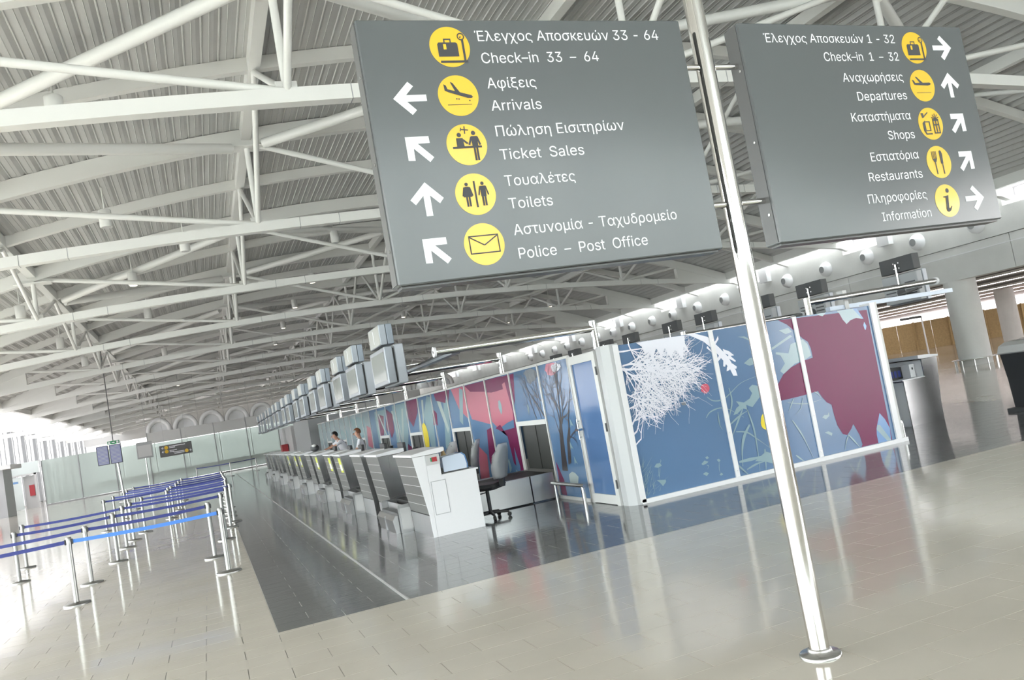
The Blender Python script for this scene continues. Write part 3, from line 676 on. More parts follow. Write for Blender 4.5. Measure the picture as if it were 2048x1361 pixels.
# dense white twig foliage in the upper left of the first pane
rnd = random.Random(5)
OUT = [5.30, 2.30, 6.60, 2.30, 6.56, 1.95, 6.80, 1.85, 6.66, 1.58, 6.46, 1.46, 6.20, 1.30, 6.00, 1.16, 5.76, 1.06, 5.62, 1.13, 5.50, 1.0, 5.52, .80, 5.38, .68, 5.30, .70]
def inside(x, z):
    n = len(OUT)//2; c = False
    for i in range(n):
        x1, z1 = OUT[2*i], OUT[2*i+1]; x2, z2 = OUT[2*((i+1) % n)], OUT[2*((i+1) % n)+1]
        if (z1 > z) != (z2 > z) and x < (x2-x1)*(z-z1)/(z2-z1)+x1: c = not c
    return c
tw = MB(); cnt = [0]
def twig(x, z, a, L, w_, dep):
    if cnt[0] > 3400: return
    y = WY+.0012-rnd.random()*.004; px, pz = x, z; steps = max(2, int(L/.06)); step = L/steps
    for i in range(steps):
        a += rnd.uniform(-.13, .13); nx, nz = px+step*math.cos(a), pz+step*math.sin(a)
        if nz > HW-.012 or nx < 5.43 or nx > 6.9 or nz < .6 or (not inside(nx, nz) and rnd.random() < .45): return
        d = Vector((math.cos(a), math.sin(a))); n_ = Vector((-d.y, d.x))*w_/2
        tw.add([(px+n_.x, y, pz+n_.y), (px-n_.x, y, pz-n_.y), (nx-n_.x*.8, y, nz-n_.y*.8), (nx+n_.x*.8, y, nz+n_.y*.8)], [(0, 1, 2, 3)]); cnt[0] += 1
        if dep > 0 and rnd.random() < .55: twig(nx, nz, a+rnd.choice((-1, 1))*rnd.uniform(.3, .85), L*rnd.uniform(.45, .75), w_*.7, dep-1)
        px, pz = nx, nz; w_ *= .93
for (x, z, a, L, w_, d) in ((5.43, 1.86, -.35, .95, .028, 3), (5.43, 1.86, -.75, .9, .022, 3), (5.45, 1.9, .15, 1.1, .02, 3), (5.43, 2.1, -.1, 1.0, .02, 3), (5.9, 2.19, -1.2, .9, .022, 3), (6.2, 2.19, -1.3, .75, .022, 3), (6.0, 1.75, -.3, .75, .022, 3), (5.43, 1.5, -.6, .5, .018, 3), (5.6, 2.19, -1.4, .9, .016, 3), (6.1, 1.6, .25, .7, .018, 3), (6.3, 1.75, .1, .5, .014, 2), (5.43, .95, .5, .3, .02, 2), (5.43, .8, .6, .3, .016, 2), (5.43, 1.08, .9, .3, .02, 2), (5.43, 1.3, .2, .6, .016, 3), (5.9, 1.5, -.8, .45, .014, 3), (5.75, 1.4, -.9, .4, .014, 2), (6.05, 1.95, -.6, .6, .016, 3), (5.55, 1.75, -1.1, .6, .014, 3), (6.25, 1.6, -.5, .35, .012, 2), (5.8, 1.9, -.9, .7, .014, 3), (6.4, 1.8, .3, .35, .012, 2)):
    twig(x, z, a, L, w_*1.35, d)
for i in range(34): twig(rnd.uniform(5.43, 5.8), rnd.uniform(1.2, 2.18), rnd.uniform(-1.2, .9), rnd.uniform(.25, .5), rnd.uniform(.012, .02), 1)
for i in range(34):
    x, z = rnd.uniform(5.43, 6.75), rnd.uniform(1.05, 2.18)
    if inside(x, z): twig(x, z, rnd.uniform(-1.7, .7), rnd.uniform(.15, .35), rnd.uniform(.01, .016), 1)
for i in range(26): twig(5.43, rnd.uniform(.72, 1.15), rnd.uniform(-.2, 1.2), rnd.uniform(.08, .2), .012, 1)
tag(tw.build('printed_twigs', 'print_white', front, fix=False), kind='stuff')
m = MB(); flatpoly(m, [5.72, 2.186, 6.1, 2.188, 6.3, 2.188, 6.52, 2.18, 6.50, 2.08, 6.56, 1.90, 6.47, 2.02, 6.42, 1.84, 6.33, 2.0, 6.22, 1.9, 6.16, 2.06, 6.08, 1.93, 6.02, 2.08, 5.94, 1.9, 5.9, 2.04, 5.83, 2.0, 5.80, 2.12], WY-.0035); m.build('printed_shape', 'print_white', front, fix=False)
gr = MB()
for i in range(46):
    x = 5.44+rnd.random()*.28*(rnd.random()); z = rnd.uniform(.08, .5); a = rnd.uniform(.2, 1.5)
    L = rnd.uniform(.06, .2); nx, nz = x+L*math.cos(a), z+L*math.sin(a)
    gr.add([(x, WY+.002, z), (x+.008, WY+.002, z), (nx, WY+.002, nz)], [(0, 1, 2)])
tag(gr.build('printed_grass', 'sage', front, fix=False), kind='stuff')

# left side wall of the island
LX = 5.2
side = thing('wall_island', 'long mural glass wall with hatches behind the check-in desks', 'wall', (LX, 11, 0), kind='structure')
# door
door = thing('door_1', 'blue glass door in grey frame beside the mural corner', 'door', (LX, 10.42, 0), kind='structure')
MB().box(LX-.03, LX+.03, 10.42, 10.52, 0, 2.18).build('door_stile', 'offwhite', door)
MB().box(LX-.03, LX+.03, 11.24, 11.34, 0, 2.18).build('door_stile', 'offwhite', door)
MB().box(LX-.03, LX+.03, 10.52, 11.24, 2.06, 2.18).build('door_rail', 'offwhite', door)
MB().box(LX-.03, LX+.03, 10.52, 11.24, 0.01, .14).build('door_rail', 'offwhite', door)
MB().box(LX-.008, LX+.008, 10.52, 11.24, .14, 2.06).build('door_pane', 'door_glass', door)
h = MB().tube((LX-.07, 11.28, .95), (LX-.07, 11.28, 1.25), .013, 10).build('handle', 'chrome', door)
for z in (.98, 1.22): MB().tube((LX-.07, 11.28, z), (LX-.02, 11.28, z), .011, 8).build('handle_post', 'chrome', door)
MB().box(LX-.10, LX-.035, 11.21, 11.33, 1.08, 1.11).build('latch_lever', 'chrome', door)
for z in (.3, 1.1, 1.9): MB().tube((LX-.035, 10.42, z-.06), (LX-.035, 10.42, z+.06), .014, 8).build('hinge', 'charcoal', door)
PW = 1.4; Y0 = 11.35
yl = [Y0] + [12.57+PW*i for i in range(22)]
def yzpoly(m, pts, off): m.add([(LX-off, a, b) for a, b in pts], [tuple(range(len(pts)))])
rn = random.Random(11)
def blob(cy, cz, ry, rz, n=14, j=.25):
    return [(cy+ry*math.cos(2*math.pi*i/n)*(1+rn.uniform(-j, j)), cz+rz*math.sin(2*math.pi*i/n)*(1+rn.uniform(-j, j))) for i in range(n)]
def cl(pts, a, b, c, d): return [(min(max(p, a), b), min(max(q, c), d)) for p, q in pts]
def limb(m, y, z, a, L, w_, dep, ya, yb, za, zb):
    n = 6; st = L/n
    for i in range(n):
        a += rn.uniform(-.2, .2); ny, nz = y+st*math.cos(a), z+st*math.sin(a)
        if not (ya < ny < yb and za < nz < zb): return
        d = Vector((math.cos(a), math.sin(a))); q = Vector((-d.y, d.x))*w_/2; o_ = LX-.0125-rn.random()*.003
        m.add([(o_, y+q.x, z+q.y), (o_, y-q.x, z-q.y), (o_, ny-q.x*.85, nz-q.y*.85), (o_, ny+q.x*.85, nz+q.y*.85)], [(0, 1, 2, 3)])
        if dep > 0 and rn.random() < .6: limb(m, ny, nz, a+rn.choice((-1, 1))*rn.uniform(.35, .8), L*.55, w_*.6, dep-1, ya, yb, za, zb)
        y, z = ny, nz; w_ *= .87
hatch = []
GLOBAL = [('rose', [(15.4, 2.2), (17.8, 2.2), (17.4, 1.7), (16.6, 1.45), (15.4, 1.3)]), ('maroon', [(15.4, 2.2), (16.9, 2.2), (16.4, 2.02), (15.4, 1.95)]), ('maroon', [(15.4, 1.25), (15.75, 1.2), (15.9, .6), (15.7, .1), (15.4, .1)]), ('rose', [(16.0, .7), (16.5, .9), (16.7, .2), (16.1, .1)]),
    ('sage', [(16.9, 2.1), (17.15, 2.15), (17.5, 1.45), (17.3, 1.35)]), ('sage', [(18.2, 1.9), (18.5, 2.1), (19.0, .9), (18.7, .5), (18.4, 1.2)]), ('pale_sage', [(18.9, 2.1), (19.2, 2.1), (18.6, 1.2), (18.45, 1.3)]), ('maroon', [(17.9, 2.2), (19.3, 2.2), (19.2, 2.0), (18.4, 1.9)]), ('maroon', [(19.3, 1.7), (19.7, 1.8), (19.8, 1.45), (19.4, 1.4)]),
    ('sage', [(19.6, 2.1), (20.0, 2.2), (20.6, 1.7), (20.2, .5), (19.9, .9)]), ('pale_sage', [(20.4, 2.1), (20.6, 2.1), (21.3, 1.0), (21.1, .9)]), ('maroon', [(21.0, 2.2), (22.4, 2.2), (22.6, 1.7), (21.9, 1.45), (21.2, 1.8)]), ('sage', [(22.3, 2.15), (24.2, 2.15), (24.3, 1.0), (23.2, .6), (22.6, 1.3)]), ('pale_sage', [(22.8, 2.0), (23.0, 2.0), (23.9, .7), (23.6, .6)]), ('pale_sage', [(24.2, 2.0), (24.4, 2.0), (23.5, .5), (23.2, .5)]),
    ('maroon', [(21.9, .9), (22.9, 1.0), (23.2, .4), (22.3, .2)]), ('maroon', [(24.3, 1.9), (25.1, 2.1), (25.5, 1.5), (24.9, 1.2), (24.4, 1.4)]), ('sage', [(25.3, 2.1), (27.0, 2.1), (27.0, .6), (25.8, .5)]), ('maroon', [(25.6, 1.9), (26.5, 2.0), (26.7, 1.3), (26.0, 1.1)]), ('pale_sage', [(26.3, 2.0), (26.5, 2.0), (25.7, .7), (25.5, .8)]), ('maroon', [(24.8, .8), (26.2, .7), (26.0, .2), (24.9, .3)]), ('blue', [(17.6, .9), (18.3, 1.0), (18.4, .2), (17.6, .1)]),
    ('yellow', [(20.75+.30*math.cos(t), 1.16+.36*math.sin(t)) for t in [2*math.pi*q/20 for q in range(20)]]), ('rose', [(28.0, 1.6), (28.8, 1.7), (29.0, 1.0), (28.2, .9)]), ('sage', [(29.0, 2.0), (32, 2.1), (31, 1.0), (29.5, .8)]), ('sage', [(33.0, 1.5), (36, 1.8), (35, .8), (33.5, .6)])]
for i, (a, b) in enumerate(zip(yl[:-1], yl[1:])):
    isop = (i % 3 == 1); z0 = 1.30 if isop else .05
    if isop: hatch.append((a, b))
    far = a > 27
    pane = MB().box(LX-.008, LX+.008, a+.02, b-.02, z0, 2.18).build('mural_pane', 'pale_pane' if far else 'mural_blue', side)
    MB().box(LX-.03, LX+.02, a-.022, a+.022, 0, 2.2).build('mullion', 'offwhite', side)
    if isop:
        MB().box(LX-.035, LX+.02, a+.022, b-.022, 1.22, 1.30).build('hatch_lintel', 'offwhite', side)
        MB().box(LX-.03, LX+.0, b-.10, b-.022, .44, 1.22).build('hatch_jamb', 'offwhite', side)
        for q in range(4):
            w_ = (b-a-.16)/4; MB().box(LX+.02+.012*(q % 2), LX+.032+.012*(q % 2), a+.03+q*w_, a+.03+(q+1)*w_+.01, .46, 1.25).build('curtain_strip', 'curtain', side)
    # printed shapes on the panes
    def pr(c, pts):
        m = MB(); yzpoly(m, cl(pts, a+.03, b-.03, z0+.01, 2.17), .0095+.0004*pr.k); pr.k += 1; m.build('printed_shape', c, side, fix=False)
    pr.k = 0
    ym = (a+b)/2
    if i == 0:
        pr('maroon', [(12.5, .06), (12.28, .06), (12.3, .3), (12.5, .6)]); pr('pale_sage', blob(11.9, .32, .18, .12, 9))
        pr('bark', [(12.30, .45), (12.08, .45), (12.04, .9), (11.98, 1.25), (11.92, 1.3), (12.02, 1.32), (12.14, 1.1)])
        pr('bark', [(12.02, .55), (11.90, .58), (11.78, .95), (11.70, 1.12), (11.76, 1.14), (11.90, .95)])
        br = MB()
        for s0_ in ((12.0, 1.28, 1.75, .75, .05), (12.05, 1.2, 1.3, .6, .03), (11.74, 1.12, 2.0, .7, .03), (11.98, 1.2, 2.3, .6, .035), (12.1, 1.0, .9, .5, .02), (11.8, .95, 2.7, .4, .02), (12.3, 1.5, 1.2, .5, .015), (12.2, 1.6, 1.9, .5, .014)): limb(br, *s0_, 3, a+.03, b-.03, .3, 2.17)
        tag(br.build('printed_branches', 'bark', side, fix=False), kind='stuff')
        pr('rose', blob(12.0, 2.08, .3, .1)); pr('print_white', blob(11.85, 2.08, .18, .07))
        for (y_, z_) in ((11.78, .85), (11.72, .62), (11.62, 1.2)): pr('sage', [(y_-.07, z_-.06), (y_, z_-.03), (y_+.05, z_-.07), (y_+.03, z_+.07)])
    elif i == 1:
        pr('maroon', [(13.96, 2.16), (13.72, 2.16), (13.88, 1.7), (13.96, 1.6)])
        br = MB()
        for s0_ in ((12.62, 1.33, .9, .9, .03), (12.8, 1.32, 1.2, .7, .02), (13.0, 1.32, 1.0, .8, .022), (12.65, 1.6, .6, .7, .015), (13.3, 1.4, 1.5, .5, .012)): limb(br, *s0_, 2, a+.03, b-.03, 1.32, 2.17)
        tag(br.build('printed_branches', 'bark', side, fix=False), kind='stuff')
        pr('stain', blob(12.95, 2.05, .25, .12)); pr('sage', blob(13.3, 1.5, .04, .09, 7))
    elif i == 2:
        pr('rose', [(14.0, 2.16), (15.44, 2.16), (15.44, 1.35), (15.0, 1.2), (14.5, 1.3), (14.1, 1.35)]); pr('maroon', blob(14.9, 2.08, .7, .16)); pr('maroon', [(14.0, 2.16), (14.28, 2.16), (14.1, 1.5), (14.15, 1.2), (14.9, 1.15), (15.2, 1.22), (14.9, 1.28), (14.6, 1.05), (14.5, .55), (14.4, .5), (14.35, .85), (14.2, .5), (14.3, .06), (14.0, .06)])
        for (y_, z_) in ((14.7, 1.6), (15.1, .6), (14.75, .5), (14.4, .3)): pr('sage', blob(y_, z_, .09, .12, 7, .4))
    else:
        for c, pts in GLOBAL:
            ys_ = [p[0] for p in pts]
            if max(ys_) > a+.05 and min(ys_) < b-.05:
                q = cl(pts, a+.03, b-.03, z0+.01, 2.17)
                if max(p[1] for p in q)-min(p[1] for p in q) > .03: pr(c, pts)
MB().box(LX-.02, LX+.02, 11.35, yl[-1], 2.18, 2.22).build('top_rail', 'offwhite', side)
MB().box(LX-.03, LX+.02, 11.35, yl[-1], 0, .05).build('bottom_rail', 'offwhite', side)
# right side wall and end of island, plain panels
rs = struct(MB().box(10.03, 10.09, WY+.28, 42, 0, 2.2).build('wall_island_right', 'mural_blue'), 'blue glass wall on the far side of the island', 'wall')
core = struct(MB().box(5.32, 9.9, 41.6, 41.7, 0, 2.2).build('wall_island_end', 'grey_paint'), 'grey end wall closing the island', 'wall')
# ================================================================== CHECK-IN DESKS
DW = 1.17
def make_desk():
    t = thing('check_in_desk', 'x', 'check-in desk', (2.6, 0, 0), 'check-in desks in a row')
    # local: x from the front edge, y along the row
    L = lambda X: X-2.6
    MB().prism([(L(2.81), .0), (L(2.81), 1.13), (L(3.0), 1.13), (L(3.0), .80), (L(3.5), .80), (L(3.5), 0)], 'y', .02, DW-.02).build('body', 'white_paint', t, world=False)
    for y0, y1 in ((0, .02), (DW-.02, DW)):                 # slanted end cheeks
        MB().prism([(L(2.745), 0), (L(2.735), .31), (L(2.62), 1.145), (L(2.80), 1.145), (L(2.80), 0)], 'y', y0, y1).build('end_cheek', 'satin_side', t, world=False)
        MB().prism([(L(2.803), 0), (L(2.803), 1.14), (L(3.0), 1.14), (L(3.0), .82), (L(3.51), .82), (L(3.51), 0)], 'y', y0, y1).build('side_panel', 'satin_side', t, world=False)
    MB().prism([(L(2.745), 0), (L(2.735), .305), (L(2.80), .305), (L(2.80), 0)], 'y', .02, DW-.02).build('plinth', 'satin_steel', t, world=False)
    n = 6
    for i in range(n):
        a = i/n; b = (i+1)/n
        P = lambda u, d: (L(2.735-.115*u)+d, .314+.831*u)
        q = .006
        MB().prism([P(a+.004, 0), P(b-.006, 0), P(b-.006, .025), P(a+.004, .025)], 'y', .022, DW-.022).build('front_board', 'board_grey', t, world=False)
        if i: MB().prism([P(a-.004, .004), P(a+.004, .004), P(a+.004, .02), P(a-.004, .02)], 'y', .022, DW-.022).build('board_trim', 'white_paint', t, world=False)
    tp = MB().prism([(L(2.60), 1.15), (L(2.60), 1.185), (L(2.86), 1.215), (L(3.08), 1.222), (L(3.08), 1.165), (L(3.0), 1.15)], 'y', -.015, DW+.015).build('counter_top', 'white_paint', t, world=False)
    MB().prism([(L(2.64), 1.191), (L(2.85), 1.2155), (L(2.85), 1.2175), (L(2.64), 1.193)], 'y', .06, DW-.06).build('top_inlay', 'light_grey', tp, world=False)
    MB().box(L(3.0), L(3.54), -.01, DW+.01, .82, .84).build('worktop', 'white_paint', t, world=False)
    return t
mat('satin_side', (.40, .40, .405), .26, .9)  # darker steel, also deepening the shade in the gaps between desks
d0 = make_desk()
STICK = (4, 5, 6, 8, 9, 10)
DESKY = []
for k in range(8): DESKY += [11.45+4.2*k, 11.45+4.2*k+2.55]
for i, y in enumerate(DESKY):
    lab = 'grey louvred check-in desk with white top, %s in the row from the front' % ORD[i]
    d = d0 if i == 0 else copy_tree(d0)
    d.location = (2.6, y, 0); d['label'] = lab
for i in (0, 1):                                                     # the mirrored row on the far side
    d = copy_tree(d0); d.location = (15.15-2.6, 11.45+2.55*i, 0); d.scale.x = -1
    d['label'] = ('steel check-in desk seen from behind, right of the mural wall', 'check-in desk behind the steel one, right of the mural wall')[i]
    d['group'] = 'check-in desks on the right side'
# the near desk's own fittings (must follow the copies)
for ch in d0.children:
    if ch.name.startswith(('end_cheek', 'side_panel')) and min(v.co.y for v in ch.data.vertices) < .01:
        ch.data = ch.data.copy(); ch.data.materials[0] = M['white_paint']  # white stands in for steel mirroring its bright surroundings
MB().box(.225, .44, -.008, .004, .30, .77).build('service_panel', 'grey_paint', d0, world=False)
MB().box(.232, .433, -.011, .0, .308, .762).build('service_door', 'white_paint', d0, world=False)
sb = MB().box(.205, .40, -.03, .01, 1.0, 1.14).build('signal_box', 'light_grey', d0, world=False)
MB().box(.285, .36, -.036, -.03, 1.04, 1.105).build('red_lamp', 'red', sb, world=False)
MB().box(.265, .284, -.036, -.03, 1.045, 1.10).build('green_lamp', 'green_sign', sb, world=False)
roots = [o for o in bpy.data.objects if o.parent is None and o.name.startswith('check_in_desk')]
roots.sort(key=lambda o: (o.location.x > 6, o.location.y))
for n in STICK:
    r = roots[n-1]
    P = lambda u, d: (.135-.115*u+d, .314+.831*u)
    st = MB().prism([P(.56, -.004), P(.95, -.004), P(.95, -.001), P(.56, -.001)], 'y', .16, .50).build('notice_sheet', 'sticker', r, world=False)
    MB().prism([P(.62, -.007), P(.78, -.007), P(.78, -.0045), P(.62, -.0045)], 'y', .19, .46).build('notice_print', 'paper', st, world=False)
# baggage scale conveyors in the bays
def make_scale():
    t = thing('baggage_conveyor', 'x', 'conveyor', (2.45, 0, 0), 'baggage conveyors between desks')
    W = 1.33
    MB().prism([(.03, 0), (.0, .20), (.05, .265), (.09, .265), (.09, 0)], 'y', .06, W-.05).build('front_lip', 'satin_steel', t, world=False)
    MB().box(-.002, .05, W*.5-.004, W*.5+.004, .01, .23).build('lip_joint', 'grey_paint', t, world=False)
    for y0, y1, nm in ((.0, .05, 'side_wall'), (W-.07, W-.02, 'side_wall')):
        MB().box(.10, .36, y0+.01, y1, 0, .42).build(nm, 'satin_steel', t, world=False)
    MB().box(.13, .33, .0, .012, .05, .37).build('access_cover', 'light_grey', t, world=False)
    MB().box(.09, .36, .05, W-.07, 0, .30).build('scale_bed', 'charcoal', t, world=False)
    MB().box(.20, .22, .05, W-.07, .30, .40).build('divider', 'satin_steel', t, world=False)
    MB().box(.36, 2.74, .06, W-.06, .30, .415).build('belt', 'black_rubber', t, world=False)
    for a, b in ((.36, 1.04), (1.07, 2.28), (2.30, 2.70)):
        MB().box(a, b, -.02 if a > 1 else .0, .06, .02, .435).build('side_cabinet', 'satin_steel', t, world=False)
        MB().box(a, b, W-.06, W-.02, .02, .435).build('side_cabinet', 'satin_steel', t, world=False)
    MB().sphere((.42, .1, .43), .018, 10, 6).build('indicator_lamp', 'paper', t, world=False)
    return t
s0 = make_scale()
for k in range(8):
    s_ = s0 if k == 0 else copy_tree(s0)
    s_.location = (2.45, 12.62+4.2*k+.02, 0)
    s_['label'] = 'low steel baggage scale and belt between desks, %s bay from the front' % ORD[k]
# low chrome guard rail by the door
t = thing('guard_rail', 'low chrome guard rail on two short posts beside glass door', 'rail', (5.03, 11.8, 0))
MB().tube((5.03, 11.20, .28), (5.03, 12.42, .28), .03, 14).build('rail', 'steel', t)
for y in (11.28, 12.33): MB().tube((5.03, y, 0), (5.03, y, .28), .03, 12).build('post', 'steel', t)
t = thing('guard_rail', 'small chrome floor post at the right end of the mural wall', 'rail', (10.3, 10.35, 0))
MB().tube((10.3, 10.35, 0), (10.3, 10.35, .26), .03, 12).build('post', 'steel', t)
MB().tube((10.3, 10.35, .27), (10.3, 11.3, .27), .03, 14).build('rail', 'steel', t)
MB().tube((10.3, 11.2, 0), (10.3, 11.2, .26), .03, 12).build('post', 'steel', t)

# ================================================================== OVERHEAD MONITORS AND LIGHTBOXES
def make_monitor(sgn):
    """sgn -1: screen faces the left aisle"""
    t = thing('counter_display', 'x', 'monitor', (2.5, 0, 2.2), 'overhead counter displays')
    # local x 0 = screen plane, body goes to +x; y centred
    lb = MB().cbox(.0, .10, -.40, .40, .60, .90, .008).build('lightbox_front', 'silver', t, world=False)
    MB().cbox(.105, .20, -.40, .40, .60, .90, .008).build('lightbox_back', 'dark_silver', t, world=False)
    MB().box(-.004, .0, -.385, .385, .615, .885).build('lightbox_face', 'lightbox_face', lb, world=False)
    MB().prism([(-.006, .64), (-.006, .86)][0:0] or [(.0, .66), (.03, .66), (.045, .72), (.03, .80), (.05, .85), (.02, .85), (.0, .78), (.02, .72)], 'x', -.0065, -.0045).build('lightbox_number', 'sign_white', lb, world=False)
    sc = MB().cbox(.0, .12, -.54, .54, .03, .56, .01).build('screen_body', 'silver', t, world=False)
    MB().box(-.003, .0, -.46, .46, .09, .50).build('screen_glass', 'screen_glass', sc, world=False)
    MB().box(.12, .15, -.5, .5, .06, .53).build('screen_gap', 'black_rubber', t, world=False)
    MB().cbox(.15, .29, -.52, .52, .01, .58, .012).build('rear_housing', 'light_silver', t, world=False)
    for i in range(5):
        MB().box(.288, .294, -.38, -.14, .40-.05*i, .425-.05*i).build('vent_slot', 'charcoal', t, world=False)
    MB().tube((.2, 0, .55), (.2, 0, .62), .02, 10).build('hanger', 'chrome', t, world=False)
    MB().tube((.3, .3, .30), (.75, .3, .30), .022, 10).build('arm', 'chrome', t, world=False)
    return t
mat('dark_silver', (.19, .215, .25), .35, .3)
mat('light_silver', (.36, .38, .415), .35, .2)
mo = make_monitor(-1)
MY = []
for k in range(8): MY += [11.9+4.2*k, 14.35+4.2*k]
for i, y in enumerate(MY):
    o = mo if i == 0 else copy_tree(mo)
    o.location = (2.5, y+.2, 2.2); o['label'] = 'silver lightbox over monitor above the desks, %s from the front' % ORD[i]
mat('dark_back', (.065, .067, .07), .5)
def make_rear():
    t = thing('counter_display', 'x', 'monitor', (12.5, 0, 2.2), 'displays seen from behind on the right')
    MB().cbox(.0, .17, -.40, .40, .60, .89, .008).build('lightbox', 'dark_back', t, world=False)
    for y in (-.06, .06):
        for z in (.68, .78): MB().tube((-.004, y, z), (.0, y, z), .014, 8).build('bolt', 'steel', t, world=False)
    MB().tube((-.02, 0, .30), (-.02, 0, .76), .02, 10).build('hanger', 'chrome', t, world=False)
    MB().cbox(.0, .14, -.42, .42, .02, .56, .01).build('rear_housing', 'grey_paint', t, world=False)
    MB().cbox(.14, .24, -.44, .44, .0, .58, .01).build('screen_body', 'light_silver', t, world=False)
    for s_ in (-1, 1):
        for i in range(4): MB().box(-.006, .0, s_*.36 if s_ < 0 else .12, s_*.12 if s_ < 0 else .36, .16+.07*i, .185+.07*i).build('vent_slot', 'charcoal', t, world=False)
    MB().tube((-.006, 0, .22), (.0, 0, .22), .1, 18).build('mount_disc', 'charcoal', t, world=False)
    return t
mr = make_rear()
RY = [11.9, 14.35, 16.1, 18.45, 20.15, 22.6, 24.3, 26.8, 28.5]
for i, y in enumerate(RY):
    o = mr if i == 0 else copy_tree(mr)
    o.location = (12.5, y, 2.2); o['label'] = 'dark back of a hanging display above the mural wall, %s from the right' % ORD[i]
# chrome posts and arms along the island top
PYS = [10.42, 14.42, 18.4, 22.4, 26.4, 30.5, 34.5, 38.5]
for i, y in enumerate(PYS):
    t = thing('display_arm', 'chrome post and long tube reaching left over the desks, %s from the front' % ORD[i], 'arm', (5.24, y, 2.2), 'chrome display arms on the left')
    MB().tube((5.24, y, 2.2), (5.24, y, 2.60), .05, 18).build('post', 'chrome', t)
    MB().tube((5.24, y, 2.49), (2.92, y, 2.49), .048, 18).build('tube', 'chrome', t)
    MB().tube((2.92, y, 2.49), (2.89, y, 2.49), .068, 20).build('end_cap', 'white_paint', t)
    MB().tube((2.888, y, 2.49), (2.886, y, 2.49), .02, 10).build('cap_plug', 'charcoal', t)
    if i < 8:
        yb = MY[min(2*i, 15)]+.2+.3
        MB().prism([(3.18, y+.05), (3.26, y+.05), (3.26, yb), (3.18, yb)], 'z', 2.475, 2.505).build('bracket', 'charcoal', t)
        yc = MY[2*i+1]+.2+.3 if i == 0 else MY[2*i-1]+.2+.3
        if i > 0: MB().prism([(3.18, y-.05), (3.26, y-.05), (3.26, yc), (3.18, yc)], 'z', 2.475, 2.505).build('bracket', 'charcoal', t)
    # link rail between neighbouring arms, carrying the cable tray
MB0 = thing('cable_tray', 'grey cable tray running along under the display arms', 'tray', (4.2, 12, 2.33))
MB().box(3.16, 3.28, 10.5, 44.6, 2.435, 2.470).build('tray', 'silver', MB0)
RPS = [(9.03, 10.45), (9.35, 14.6), (9.4, 18.7), (9.4, 22.8), (9.4, 26.9)]
for i, (x, y) in enumerate(RPS):
    t = thing('display_arm', 'chrome post and tube reaching right above the mural wall, %s from the front' % ORD[i], 'arm', (x, y, 2.2), 'chrome display arms on the right')
    MB().tube((x, y, 1.8), (x, y, 2.47), .055, 18).build('post', 'chrome', t)
    MB().tube((x, y, 2.40), (12.4 if i else 11.75, y, 2.44), .045, 18).build('tube', 'steel', t)
    MB().tube((12.4 if i else 11.75, y, 2.44), (12.44 if i else 11.79, y, 2.44), .06, 18).build('end_cap', 'white_paint', t)
    yb = RY[min(2*i, 8)]
    MB().prism([(12.2 if i else 11.4, y+.05), (12.3 if i else 11.5, y+.05), (12.49, yb), (12.40, yb)], 'z', 2.36, 2.39).build('bracket', 'charcoal', t)
t = thing('cable_tray', 'pale grey cable tray above the right end of the mural wall', 'tray', (10.2, 10.6, 2.25))
MB().box(9.6, 12.3, 10.62, 10.72, 2.22, 2.29).build('tray', 'pale_blue', t)
MB().box(9.9, 9.98, 10.60, 10.74, 2.21, 2.52).build('hanger', 'offwhite', t)

# ================================================================== DESK EQUIPMENT
t = thing('ticket_printer', 'white boxy ticket printer with blue back on the nearest desk', 'printer', (3.2, 11.6, .84))
MB().prism([(3.06, .86), (3.06, 1.055), (3.08, 1.07), (3.34, 1.085), (3.39, 1.04), (3.41, .92), (3.40, .86)], 'y', 11.52, 11.85).build('casing', 'pale_blue', t)
MB().prism([(3.405, .86), (3.415, .93), (3.395, 1.04), (3.345, 1.087), (3.36, 1.092), (3.41, 1.05), (3.43, .93), (3.425, .86)], 'y', 11.53, 11.84).build('rear_shell', 'blue', t)
MB().box(3.04, 3.44, 11.53, 11.84, .84, .86).build('foot_base', 'charcoal', t)
t = thing('keyboard_tray', 'small black card reader beside the white printer', 'reader', (3.04, 11.62, .84))
MB().cbox(3.02, 3.045, 11.49, 11.515, .84, .93, .004).build('reader_body', 'charcoal', t)
MB().box(3.022, 3.043, 11.486, 11.49, .87, .92).build('reader_slot', 'black_rubber', t)
t = thing('spray_bottle', 'small yellowish bottle standing behind the white printer', 'bottle', (3.2, 12.0, .84))
MB().lathe([(.05, 0), (.055, .02), (.055, .2), (.03, .26), (.02, .3)], (3.22, 12.0, .84)).build('bottle_body', 'osb', t)
MB().lathe([(.022, .3), (.024, .34), (.01, .36)], (3.22, 12.0, .84)).build('bottle_cap', 'paper', t)
def computer(y, i, x=3.22):
    t = thing('computer_monitor', 'black computer monitor on the worktop of the %s desk' % ORD[i], 'monitor', (x, y, .84), 'computer monitors on desks')
    MB().cbox(x-.11, x+.11, y-.1, y+.1, .84, .86, .006).build('foot', 'dark_plastic', t)
    MB().box(x-.02, x+.02, y-.03, y+.03, .86, 1.0).build('stand', 'dark_plastic', t)
    b = MB().cbox(x-.03, x+.03, y-.22, y+.22, .96, 1.30, .008).build('screen_body', 'dark_plastic', t)
    MB().box(x+.03, x+.033, y-.2, y+.2, .98, 1.28).build('screen_glass', 'charcoal', b)
for i in (1, 2, 3, 4, 5): computer(DESKY[i]+.75, i)
